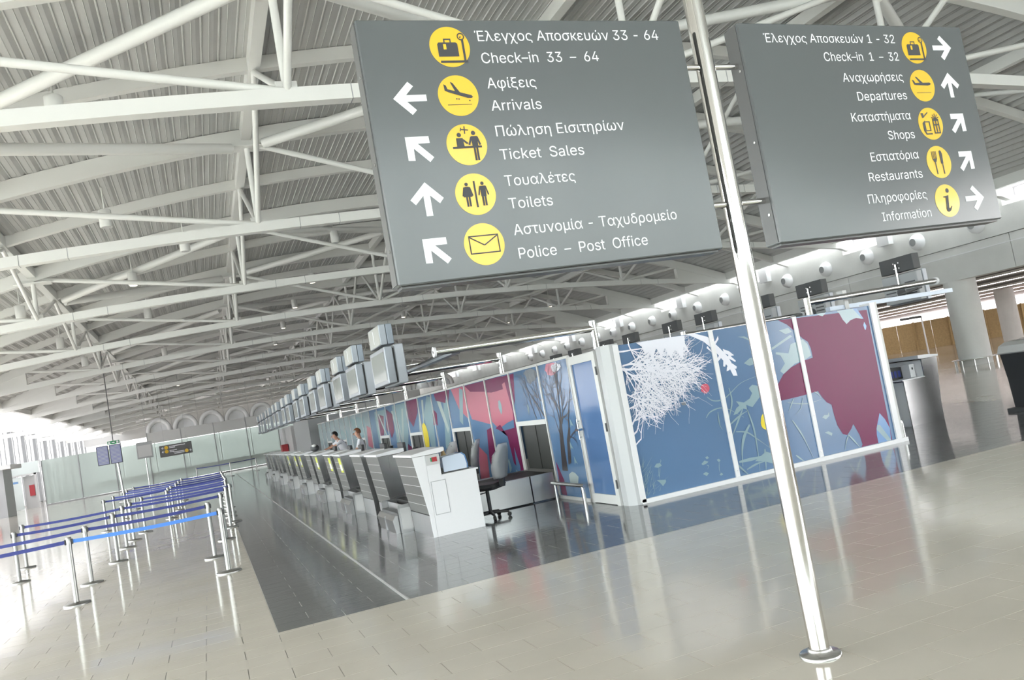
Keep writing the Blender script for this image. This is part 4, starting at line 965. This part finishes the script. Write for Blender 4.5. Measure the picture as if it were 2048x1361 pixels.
# office chairs
def make_chair(wrap):
    t = thing('office_chair', 'x', 'chair', (0, 0, 0), 'office chairs behind the desks')
    for i in range(5):
        a = 2*math.pi*i/5+.3; c, s_ = math.cos(a), math.sin(a)
        l = MB().tube((0, 0, .10), (.28*c, .28*s_, .075), .026, 8, .018).build('base_arm', 'dark_plastic', t, world=False)
        MB().tube((.28*c-.02*s_, .28*s_+.02*c, .032), (.28*c+.02*s_, .28*s_-.02*c, .032), .032, 12).build('caster', 'black_rubber', l, world=False)
    MB().tube((0, 0, .08), (0, 0, .44), .028, 12).build('gas_lift', 'dark_plastic', t, world=False)
    MB().tube((.0, 0, .40), (-.2, -.2, .38), .009, 8).build('lever', 'dark_plastic', t, world=False)
    MB().cbox(-.24, .24, -.24, .24, .44, .53, .04).build('seat', 'dark_plastic', t, world=False)
    bk = MB(); n = 10; vs = []
    for k in range(n+1):                       # curved, rounded backrest
        z = .58+.44*k/n; hw = .22*math.sqrt(max(0.05, 1-((k-n*.45)/(n*.62))**2)); xb = .24+.10*((k/n)**1.5)
        vs += [(xb, -hw, z), (xb-.035, -hw*.6, z), (xb-.045, 0, z), (xb-.035, hw*.6, z), (xb, hw, z), (xb+.05, hw*.7, z), (xb+.055, 0, z), (xb+.05, -hw*.7, z)]
    f = [(k*8+i, k*8+(i+1) % 8, k*8+8+(i+1) % 8, k*8+8+i) for k in range(n) for i in range(8)] + [tuple(range(7, -1, -1)), tuple(range(n*8, n*8+8))]
    bk.add(vs, f, True); b = bk.build('backrest', 'dark_plastic', t, world=False)
    if wrap:
        MB().add([(p[0]*1.0+(.03 if p[0] > .27 else -.02), p[1]*1.12, .84+(p[2]-.80)*1.14) for p in vs], f, True).build('plastic_cover', 'film', t, world=False)
    MB().prism([(.22, .46), (.30, .46), (.33, .72), (.27, .72)], 'y', -.035, .035).build('back_bracket', 'dark_plastic', t, world=False)
    for s_ in (() if wrap else (-1, 1)):
        MB().box(-.12, .14, s_*.27-.03, s_*.27+.03, .70, .73).build('armrest', 'dark_plastic', t, world=False)
        MB().box(-.02, .03, s_*.27-.015, s_*.27+.015, .48, .70).build('arm_support', 'dark_plastic', t, world=False)
    return t
c1 = make_chair(True); c2 = make_chair(False)
CH = [(c1, 3.80, 12.02, -.75), (c1, 4.35, 15.05, -.4), (c1, 4.15, 15.95, .1), (c2, 4.1, 18.85, .15), (c2, 4.0, 20.3, -.2), (c2, 4.5, 23.5, .1)]
used = set(); cn = {0: 'nearest desk', 1: 'second desk', 2: 'third desk', 3: 'fourth desk', 4: 'fifth desk', 5: 'sixth desk', 6: 'third desk, nearer the wall'}
for i, (proto, x, y, a) in enumerate(CH):
    o = proto if proto not in used else copy_tree(proto); used.add(proto)
    o.location = (x, y, 0); o.rotation_euler.z = a
    o['label'] = ('office chair wrapped in clear plastic behind the ' if proto is c1 else 'black office chair behind the ') + cn[i]
# ================================================================== QUEUE STANCHIONS
def make_post(matname='steel'):
    t = thing('queue_post', 'x', 'stanchion', (0, 0, 0), 'belt queue stanchions')
    MB().lathe([(.17, 0), (.172, .012), (.165, .022), (.05, .034), (.034, .04)], (0, 0, 0), 28).build('base', 'post_steel', t, world=False)
    MB().lathe([(.032, .03), (.032, .86)], (0, 0, 0), 18).build('post', 'post_steel', t, world=False)
    MB().lathe([(.036, .80), (.036, .905), (.032, .912)], (0, 0, 0), 18).build('head', 'post_steel', t, world=False)
    MB().box(-.05, -.03, -.022, .022, .815, .885).build('belt_clip', 'dark_plastic', t, world=False)
    MB().box(.03, .05, -.022, .022, .815, .885).build('belt_clip', 'dark_plastic', t, world=False)
    return t
q0 = make_post(); QK = list(q0.children); first = [True]
def stanchion(x, y, label, belt=None, mt='blue_belt'):
    if first[0]: o = q0
    else:
        o = q0.copy(); col.objects.link(o)
        for ch in QK: c_ = ch.copy(); col.objects.link(c_); c_.parent = o
    first[0] = False
    o.location = (x, y, 0); o['label'] = label
    if belt:
        dx, dy = belt[0]-x, belt[1]-y; L = math.hypot(dx, dy); ux, uy = dx/L, dy/L; nx, ny = -uy*.002, ux*.002
        n = 12; v = []
        for i in range(n+1):
            s_ = .045+(L-.09)*i/n; sag = -.018*4*(i/n)*(1-i/n)
            for z, q in ((.826+sag, 1), (.826+sag, -1), (.876+sag, -1), (.876+sag, 1)): v.append((ux*s_+nx*q, uy*s_+ny*q, z))
        f = [(k*4+i, k*4+(i+1) % 4, k*4+4+(i+1) % 4, k*4+4+i) for k in range(n) for i in range(4)]
        MB().add(v, f).build('belt', mt, o, world=False)
    return o
ROWS = [[(-4.6, 13.05), (-1.92, 12.88), (.04, 12.68)], [(-4.3, 15.2), (-1.98, 14.92), (-.13, 14.76)], [(-3.46, 17.48), (-1.83, 17.44), (.10, 17.30)], [(-3.84, 20.22), (-1.90, 20.06), (.24, 19.8)],
        [(-1.88, 21.65), (.356, 21.11)], [(-1.755, 23.5), (.30, 22.96)], [(-1.22, 25.0), (.32, 24.5)], [(-3.0, 26.92), (-1.27, 26.97), (.36, 26.62)], [(-2.95, 29.0), (-1.24, 28.3), (.35, 28.4)],
        [(-2.85, 31.43), (-1.17, 30.52), (.35, 30.64)], [(-2.95, 33.6), (-1.17, 33.13), (.36, 32.9)], [(-3.0, 37.1), (-1.17, 36.6), (.36, 36.2)]]
POSN = {2: ['left', 'right'], 3: ['left', 'middle', 'right']}
for r, row in enumerate(ROWS):
    for i, (x, y) in enumerate(row):
        b = row[i+1] if i+1 < len(row) else None
        stanchion(x, y, 'steel belt stanchion, %s post of the %s queue row from the front' % (POSN[len(row)][i], ORD[r]), b, 'light_blue_belt' if (r == 0 and i == 1) else 'blue_belt')
FARR = [(-.9, 60.0), (1.2, 57.5), (2.9, 59.2)]
for i, (x, y) in enumerate(FARR): stanchion(x, y, 'distant belt stanchion by the far glass wall, %s post' % POSN[3][i], FARR[i+1] if i < 2 else None)
# ================================================================== FAR END: glass partition, clouds, screens, signs
YP = 70.5
part = thing('wall_far', 'pale green glass partition across the far end of the hall', 'wall', (0, YP, 0), kind='structure')
xs = [-11.6+2.45*i for i in range(13)]
for i, (a, b) in enumerate(zip(xs[:-1], xs[1:])):
    hi = a > -4.4
    MB().box(a+.03, b-.03, YP-.01, YP+.01, .1, 3.2 if hi else 3.36).build('pane', 'partition_glass', part)
    MB().box(a-.035, a+.035, YP-.05, YP+.05, 0, 4.1 if hi else 3.36).build('mullion', 'grey_paint', part)
    if hi: MB().box(a+.03, b-.03, YP-.03, YP+.03, 3.22, 4.05).build('fascia_panel', 'offwhite', part)
MB().box(xs[0], xs[-1], YP-.08, YP+.02, 0, .08).build('floor_rail', 'grey_paint', part)
# arched translucent canopy modules above the fascia
for i in range(13):
    x0 = -4.3+1.95*i
    t = thing('canopy_cushion', 'translucent white arched cushion over far partition, %s from the left' % ORD[i], 'canopy', (x0+.97, YP+.3, 4.1), 'arched cushions above the far partition')
    for j, (ri, ro, yo) in enumerate(((.62, .93, 0), (.66, .91, .5))):
        v = []; n = 14
        for q in range(n+1):
            a = math.pi*q/n; c, s_ = math.cos(a), math.sin(a)
            for rr, yy in ((ri, -.12), (ro, -.2), (ro+.03, .1), (ri, .12)): v.append((x0+.97-rr*c, YP+.2+yo+yy, 4.08+rr*s_*1.12))
        f = [(q*4+k, q*4+(k+1) % 4, q*4+4+(k+1) % 4, q*4+4+k) for q in range(n) for k in range(4)]
        MB().add(v, f, True).build('cushion_rib', 'print_bright', t)
    MB().prism([(x0+.97-.66*math.cos(math.pi*q/12), 4.08+.66*1.1*math.sin(math.pi*q/12)) for q in range(13)], 'y', YP+.40, YP+.42).build('cushion_skin', 'cushion', t)
    MB().tube((x0, YP+.3, 4.08), (x0, YP+.3, zr(min(max(x0, XE0), XE1))), .02, 6).build('hanger_wire', 'light_grey', t)
# hall beyond the partition: back wall with bright windows
wk = thing('wall_back', 'distant glazed end wall seen through the far glass partition', 'wall', (8, 118, 0), kind='structure')
MB().box(-14.4, 60, 118, 118.3, 5.2, 10.4).build('upper_wall', 'offwhite', wk)
MB().box(-14.4, 60, 118, 118.3, 0, .5).build('lower_wall', 'offwhite', wk)
for i in range(18):
    MB().box(-14.4+4*i, -14.25+4*i, 117.95, 118.25, .5, 5.2).build('post', 'grey_paint', wk)
    MB().box(-14.2+4*i, -10.45+4*i, 118.1, 118.12, .5, 5.2).build('pane', 'mild_dimming_glass', wk)
# flight information screens on a post
t = thing('flight_screen_stand', 'two portrait flight information screens on a steel post', 'screen stand', (-4.55, 48.6, 0))
MB().tube((-4.4, 48.7, 0), (-4.55, 48.7, 3.1), .06, 14).build('post', 'steel', t)
MB().lathe([(.3, 0), (.3, .02), (.08, .03)], (-4.4, 48.7, 0), 20).build('base', 'steel', t)
for x in (-5.42, -4.80):
    b = MB().cbox(x, x+.57, 48.52, 48.64, 2.05, 3.05, .01).build('screen_body', 'charcoal', t)
    MB().box(x+.03, x+.54, 48.515, 48.52, 2.08, 3.02).build('screen_glass', 'screen_blue', b)
    for q in range(13): MB().box(x+.06, x+.51, 48.511, 48.515, 2.12+.07*q, 2.145+.07*q).build('text_row', 'light_silver', b)
t = thing('flight_screen_stand', 'grey framed screen on a thin post seen edge behind the flight screens', 'screen stand', (-3.6, 56, 0))
MB().tube((-3.6, 56, 0), (-3.6, 56, 3.1), .04, 10).build('post', 'steel', t)
b = MB().cbox(-4.05, -3.15, 55.9, 55.98, 2.1, 3.1, .01).build('screen_body', 'grey_paint', t)
MB().box(-3.98, -3.22, 55.895, 55.9, 2.2, 2.9).build('screen_glass', 'light_grey', b)
t = thing('exit_sign', 'small green emergency exit sign hanging above the flight screens', 'exit sign', (-4.14, 44, 2.95))
MB().box(-4.40, -3.87, 43.98, 44.02, 2.94, 3.10).build('sign_box', 'green_sign', t)
MB().box(-4.36, -4.27, 43.975, 43.98, 2.97, 3.07).build('exit_figure', 'sign_white', t)
MB().prism([(-4.2, 3.0), (-4.2, 3.04), (-4.12, 3.04), (-4.12, 3.06), (-4.06, 3.02), (-4.12, 2.98), (-4.12, 3.0)], 'y', 43.975, 43.98).build('exit_arrow', 'sign_white', t)
MB().box(-4.0, -3.91, 43.975, 43.98, 2.97, 3.07).build('exit_door', 'sign_white', t)
MB().tube((-4.14, 44, 3.1), (-4.14, 44, zr(-4.14)), .02, 8).build('stem', 'charcoal', t)
t = thing('hanging_sign', 'distant grey hanging direction sign with yellow discs', 'sign', (-2.15, 66, 2.0))
b = MB().cbox(-3.27, -1.05, 65.95, 66.05, 2.0, 2.85, .01).build('sign_panel', 'edge_grey', t)
for x, z in ((-2.8, 2.66), (-2.8, 2.38), (-1.45, 2.22)): MB().prism(circ(x, z, .13, 20), 'y', 65.94, 65.95).build('icon_disc', 'sign_yellow', b)
for x, z, L in ((-2.6, 2.72, 1.1), (-2.6, 2.62, .4), (-2.6, 2.42, .5), (-2.6, 2.32, .3), (-2.35, 2.26, .75), (-2.3, 2.16, .7)): MB().box(x, x+L, 65.945, 65.95, z-.025, z+.025).build('text_line', 'sign_white', b)
for x, z, a in ((-3.05, 2.66, math.pi), (-3.05, 2.38, math.pi), (-1.2, 2.22, 0)):
    for q in arrow(a): MB().prism([(x+u, z+v) for u, v in q], 'y', 65.943, 65.95).build('arrow_piece', 'sign_white', b)
for x in (-2.9, -1.4): MB().tube((x, 66, 2.85), (x, 66, zr(x)), .012, 6).build('hanger_wire', 'light_grey', t)
# portal with door at far left, grey booth with hose cabinets
t = thing('door_2', 'pale blue glass portal with open door at the far left', 'door', (-13, 70.2, 0), kind='structure')
MB().box(-14.3, -11.75, 70.0, 70.6, 2.55, 3.4).build('portal_head', 'frosted', t)
MB().box(-14.0, -13.9, 69.95, 70.1, 0, 2.55).build('door_frame', 'light_grey', t)
MB().box(-12.1, -11.95, 69.95, 70.1, 0, 2.55).build('door_frame', 'light_grey', t)
MB().box(-14.0, -11.95, 69.95, 70.1, 2.45, 2.55).build('door_frame', 'light_grey', t)
dl = MB().box(-13.85, -12.95, 70.0, 70.04, .02, 2.4).build('door_leaf', 'frosted', t)
MB().box(-13.55, -13.15, 69.99, 70.0, 1.95, 2.1).build('door_sign', 'blue', dl)
MB().box(-12.55, -12.2, 70.3, 70.34, .9, 1.7).build('red_notice', 'red', t)
MB().box(-12.9, -12.0, 70.45, 70.5, 0, 2.4).build('inner_panel', 'light_grey', t)
t = thing('booth', 'grey flat roofed booth at the far left edge', 'booth', (-13.0, 58.5, 0))
MB().box(-14.2, -11.75, 58.6, 61, 0, 2.9).build('booth_wall', 'grey_paint', t)
MB().box(-14.2, -11.2, 58.0, 61.2, 2.9, 3.15).build('booth_roof', 'light_grey', t)
for k in (0, 1):
    c = thing('hose_cabinet', 'red fire hose cabinet on the grey booth, %s one' % ('left', 'right')[k], 'cabinet', (-13.2+.75*k, 58.5, .8), 'red fire hose cabinets')
    b = MB().cbox(-13.35+.62*k, -12.8+.62*k, 58.45, 58.6, .75, 1.35, .01).build('cabinet_body', 'red', c)
    MB().prism(circ(-13.08+.62*k, 1.1, .1, 14), 'y', 58.445, 58.45).build('cabinet_mark', 'sign_white', b)
# grey service unit, pale wall and red cabinet at the far end of the desk row
struct(MB().box(5.0, 9.5, 44.2, 52, 0, 2.62).build('wall_service', 'grey_paint'), 'dark grey service block at the far end of the desk row', 'wall')
for y in (46.0, 48.2, 50.1): pass
struct(MB().box(5.1, 9.5, 55, 64, 0, 2.55).build('wall_pale', 'light_grey'), 'light grey partition wall beyond the dark service block', 'wall')
t = thing('steel_post', 'thin white post standing beside the red cabinet far away', 'post', (4.9, 60.5, 0))
MB().box(4.75, 4.95, 59.6, 60.0, 0, 2.5).build('post', 'white_paint', t)
t = thing('fire_cabinet', 'dark red cabinet beside the white post beyond the desks', 'cabinet', (4.8, 58.4, 0))
MB().cbox(4.65, 5.05, 58.2, 59.4, .78, 1.42, .01).build('cabinet_body', 'red', t)
MB().box(4.7, 5.05, 58.25, 59.35, 0, .78).build('cabinet_stand', 'grey_paint', t)

# ================================================================== RIGHT SIDE: desk contents, kiosk, hoarding
t = thing('carton', 'dark carton with blue print on the right-hand desk shelf', 'box', (11.9, 11.9, .84))
MB().box(11.70, 12.0, 11.80, 12.25, .842, 1.06).build('carton_body', 'dark_plastic', t)
for q in range(3): MB().box(11.72+.09*q, 11.78+.09*q, 11.796, 11.80, .88, 1.0).build('blue_print', 'blue_belt', t)
t = thing('carton', 'white carton with dark square on the right-hand desk shelf', 'box', (12.08, 11.9, .84))
MB().box(12.01, 12.13, 11.62, 12.2, .842, 1.08).build('carton_body', 'paper', t)
MB().box(12.06, 12.09, 11.616, 11.62, .98, 1.02).build('dark_label', 'charcoal', t)
t = thing('drawer_pedestal', 'grey three drawer pedestal beside the right-hand desk', 'cabinet', (11.3, 12.0, 0))
MB().box(11.15, 11.60, 11.75, 12.3, .03, .72).build('pedestal_body', 'light_grey', t)
for q in range(3):
    d = MB().box(11.17, 11.58, 11.735, 11.75, .06+.22*q, .26+.22*q).build('drawer', 'offwhite', t)
    MB().box(11.33, 11.42, 11.725, 11.735, .20+.22*q, .215+.22*q).build('drawer_pull', 'charcoal', d)
MB().box(11.13, 11.62, 11.72, 12.32, .0, .03).build('pedestal_foot', 'charcoal', t)
t = thing('bag', 'black bag lying on the grey drawer pedestal', 'bag', (11.35, 12.0, .72))
MB().sphere((11.38, 12.0, .78), .16, 14, 8, (1.2, 1.2, .42)).build('bag_body', 'black_rubber', t)
MB().tube((11.28, 11.9, .82), (11.5, 12.05, .83), .012, 8).build('bag_handle', 'black_rubber', t)
# self-service kiosk at the right edge
t = thing('kiosk', 'black and grey self service kiosk cut by the right edge', 'kiosk', (13.360, 10.3, 0))
MB().prism([(13.080, .06), (13.050, .55), (12.980, 1.03), (13.030, 1.12), (13.180, 1.17), (13.660, 1.20), (13.710, .06)], 'y', 10.05, 10.55).build('kiosk_body', 'dark_plastic', t)
MB().prism([(12.960, 1.02), (13.020, 1.14), (13.180, 1.195), (13.680, 1.22), (13.680, 1.19), (13.180, 1.16), (13.040, 1.11), (12.985, 1.0)], 'y', 10.02, 10.58).build('kiosk_hood', 'light_grey', t)
MB().box(12.940, 13.760, 9.98, 10.6, 0, .06).build('kiosk_base', 'charcoal', t)
MB().prism([(13.220, 1.203), (13.610, 1.222), (13.610, 1.226), (13.220, 1.207)], 'y', 10.1, 10.5).build('kiosk_screen', 'screen_glass', t)
# plywood hoarding across the low hall
hd = thing('hoarding', 'plywood hoarding of brown boards across the low hall', 'fence', (51.5, 51.7, 0))
A_ = Vector((44.5, 59.0, 0)); B_ = Vector((61.5, 41.0, 0)); d_ = (B_-A_).normalized(); n_ = Vector((-d_.y, d_.x, 0)); NB = 20; Lb = (B_-A_).length/NB
for i in range(NB):
    a = A_+d_*(Lb*i+.003); b = A_+d_*(Lb*(i+1)-.003); o_ = n_*(.02+.01*(i % 2))
    v = [a-o_, b-o_, b+o_, a+o_]
    MB().add([(p.x, p.y, 0) for p in v]+[(p.x, p.y, 2.2) for p in v], [(0, 3, 2, 1), (4, 5, 6, 7), (0, 1, 5, 4), (1, 2, 6, 5), (2, 3, 7, 6), (3, 0, 4, 7)]).build('board', 'osb', hd)
    if i % 2 == 0:
        p = a-n_*.12; MB().box(p.x-.05, p.x+.05, p.y-.05, p.y+.05, 0, 2.25).build('stud', 'osb', hd)
t = thing('steel_mast', 'slender white mast with a short dark signboard before the hoarding', 'mast', (44.7, 41.4, 0))
MB().tube((44.7, 41.4, 0), (44.7, 41.4, 2.5), .05, 10).build('mast', 'white_paint', t)
MB().box(42.9, 44.65, 41.35, 41.45, 2.36, 2.52).build('signboard', 'charcoal', t)
struct(MB().box(76.0, 76.2, -14, 118, 0, .6).build('wall_far_right', 'offwhite'), 'low white parapet at the open far right side', 'wall')

# ================================================================== PEOPLE
def skin_body(name, J, E, parent, mats):
    """J: joint -> (x,y,z,r); E: list of (a,b,material index)"""
    idx = {k: i for i, k in enumerate(J)}
    me = bpy.data.meshes.new(name)
    me.from_pydata([J[k][:3] for k in J], [(idx[a], idx[b]) for a, b, _ in E], [])
    o = bpy.data.objects.new(name, me); col.objects.link(o)
    sk = o.modifiers.new('s', 'SKIN'); sk.use_smooth_shade = True
    sub = o.modifiers.new('u', 'SUBSURF'); sub.levels = 2; sub.render_levels = 2
    for k, i in idx.items():
        sv = me.skin_vertices[0].data[i]; r = J[k][3]; sv.radius = (r, r) if not isinstance(r, tuple) else r
        sv.use_root = (k == 'pelvis')
    dg = bpy.context.evaluated_depsgraph_get(); em = bpy.data.meshes.new_from_object(o.evaluated_get(dg))
    bpy.data.objects.remove(o)
    for mm in mats: em.materials.append(M[mm])
    seg = [(Vector(J[a][:3]), Vector(J[b][:3]), m) for a, b, m in E]
    for p in em.polygons:
        best = (1e9, 0)
        for a, b, m in seg:
            ab = b-a; t = max(0, min(1, (p.center-a).dot(ab)/max(ab.length_squared, 1e-9))); d = (p.center-(a+ab*t)).length
            if d < best[0]: best = (d, m)
        p.material_index = best[1]; p.use_smooth = True
    em.name = name; o = bpy.data.objects.new(name, em); col.objects.link(o); o.parent = parent
    return o
def person_fig(name, label, loc, yaw, lean, hair, reach, hgt):
    """figure facing -x in local space"""
    t = thing(name, label, 'person', loc, 'people behind the desks'); t.rotation_euler.z = yaw
    k = hgt/1.7; ca, sa = math.cos(lean), math.sin(lean); pz = .93
    def up(x, y, z):     # torso points lean about the pelvis
        return (k*((x*ca)-(z-pz)*sa), k*y, k*(pz+(z-pz)*ca+x*sa*.3))
    J = {'pelvis': (0, 0, k*.93, .13*k), 'waist': (*up(0, 0, 1.10), .14*k), 'chest': (*up(0, 0, 1.30), (.185*k, .135*k)), 'neck0': (*up(0, 0, 1.43), .075*k), 'neck1': (*up(-.015, 0, 1.50), .052*k)}
    hb = up(-.03, 0, 1.56); hc = (hb[0]-.02*k, 0, hb[2]+.06*k); ht = (hb[0], 0, hb[2]+.125*k)
    J['head0'] = (*hb, .072*k); J['head1'] = (*hc, (.082*k, .095*k)); J['head2'] = (*ht, .06*k)
    E = [('pelvis', 'waist', 0), ('waist', 'chest', 0), ('chest', 'neck0', 0), ('neck0', 'neck1', 2), ('neck1', 'head0', 2), ('head0', 'head1', 2), ('head1', 'head2', 2)]
    for s_, n in ((-1, 'a'), (1, 'b')):
        sh = up(0, s_*.17, 1.40); J['sh'+n] = (*sh, .062*k); E.append(('chest', 'sh'+n, 0))
        el = (sh[0]-reach[0]*k*.5+.02, sh[1]+s_*.06*k, sh[2]-reach[1]*k*.5-.02); wr = (sh[0]-reach[0]*k, sh[1]*.75, sh[2]-reach[1]*k)
        J['el'+n] = (*el, .046*k); J['wr'+n] = (*wr, .031*k); pm = (wr[0]-.06*k, wr[1], wr[2]-.01*k); J['pm'+n] = (*pm, (.034*k, .017*k))
        E += [('sh'+n, 'el'+n, 0), ('el'+n, 'wr'+n, 2), ('wr'+n, 'pm'+n, 2)]
        for q in range(4):
            fy = pm[1]+(q-1.5)*.02*k; L = (.065, .078, .072, .055)[q]*k
            J['f%d%s' % (q, n)] = (pm[0]-.035*k, fy, pm[2]-.004, .0095*k); J['g%d%s' % (q, n)] = (pm[0]-.035*k-L, fy, pm[2]-.028*k, .0075*k)
            E += [('pm'+n, 'f%d%s' % (q, n), 2), ('f%d%s' % (q, n), 'g%d%s' % (q, n), 2)]
        J['t0'+n] = (wr[0]-.035*k, wr[1]-s_*.035*k, wr[2]-.008*k, .011*k); J['t1'+n] = (wr[0]-.075*k, wr[1]-s_*.055*k, wr[2]-.018*k, .009*k)
        E += [('wr'+n, 't0'+n, 2), ('t0'+n, 't1'+n, 2)]
        J['hip'+n] = (0, s_*.09*k, .88*k, .10*k); J['kn'+n] = (-.02*k, s_*.1*k, .49*k, .066*k); J['an'+n] = (.02*k, s_*.1*k, .09*k, .045*k); J['to'+n] = (-.15*k, s_*.11*k, .035*k, .036*k)
        E += [('pelvis', 'hip'+n, 1), ('hip'+n, 'kn'+n, 1), ('kn'+n, 'an'+n, 1), ('an'+n, 'to'+n, 3)]
    body = skin_body('body', J, E, t, ['shirt', 'trousers', 'skin', 'black_rubber'])
    # hair cap, ears, nose, eyes as parts
    c = hc; hr = MB(); n, m = 16, 9; v = []
    for a in range(m+1):
        ph = math.pi/2-(math.pi*.62)*a/m
        for b in range(n):
            th = 2*math.pi*b/n; x = math.cos(ph)*math.cos(th); f_ = .0
            lo = ph
            if x < -.35 and ph < .45: lo = .45-(.1*(ph-.45)); 
            v.append((c[0]+.01*k+.112*k*math.cos(lo)*math.cos(th), .093*k*math.cos(lo)*math.sin(th), c[2]+.03*k+.118*k*math.sin(lo)))
    hr.add(v, [(a*n+b, a*n+(b+1) % n, (a+1)*n+(b+1) % n, (a+1)*n+b) for a in range(m) for b in range(n)], True).build('hair', hair, t, world=False)
    for s_ in (-1, 1):
        MB().sphere((c[0]+.005*k, s_*.083*k, c[2]-.01*k), .022*k, 8, 6, (.7, .45, 1.2)).build('ear', 'skin', t, world=False)
        MB().sphere((c[0]-.088*k, s_*.031*k, c[2]+.005*k), .010*k, 8, 6).build('eye', 'hair_black', t, world=False)
    MB().sphere((c[0]-.102*k, 0, c[2]-.022*k), .018*k, 8, 6, (1, .8, 1.4)).build('nose', 'skin', t, world=False)
    MB().box(c[0]-.094*k, c[0]-.085*k, -.024*k, .024*k, c[2]-.062*k, c[2]-.054*k).build('mouth', 'pink', t, world=False)
    for s_ in (-1, 1): MB().prism([(up(-.11, 0, 1.45)[0]/1, up(-.11, 0, 1.45)[2]), (up(-.03, 0, 1.49)[0], up(-.03, 0, 1.49)[2]), (up(-.04, 0, 1.45)[0], up(-.04, 0, 1.45)[2])], 'y', s_*.02, s_*.07).build('collar', 'shirt', t, world=False)
    return t
person_fig('person', 'person with reddish brown hair in a white shirt standing behind the desks', (3.94, 23.0, 0), -.25, .06, 'hair_brown', (.22, .36), 1.63)
person_fig('person', 'person with black hair in a white shirt leaning forward over the desk', (4.19, 27.3, 0), .15, .5, 'hair_black', (.36, .16), 1.72)
t = thing('bag', 'lumpy dark bag on the counter in front of the leaning person', 'bag', (2.86, 24.6, 1.22))
MB().sphere((2.86, 24.6, 1.325), .13, 12, 8, (1.0, 1.3, .8)).build('bag_body', 'charcoal', t)
MB().sphere((2.83, 24.45, 1.40), .07, 10, 6, (1, 1.2, .6)).build('bag_flap', 'offwhite', t)
print('objects', len(bpy.data.objects))
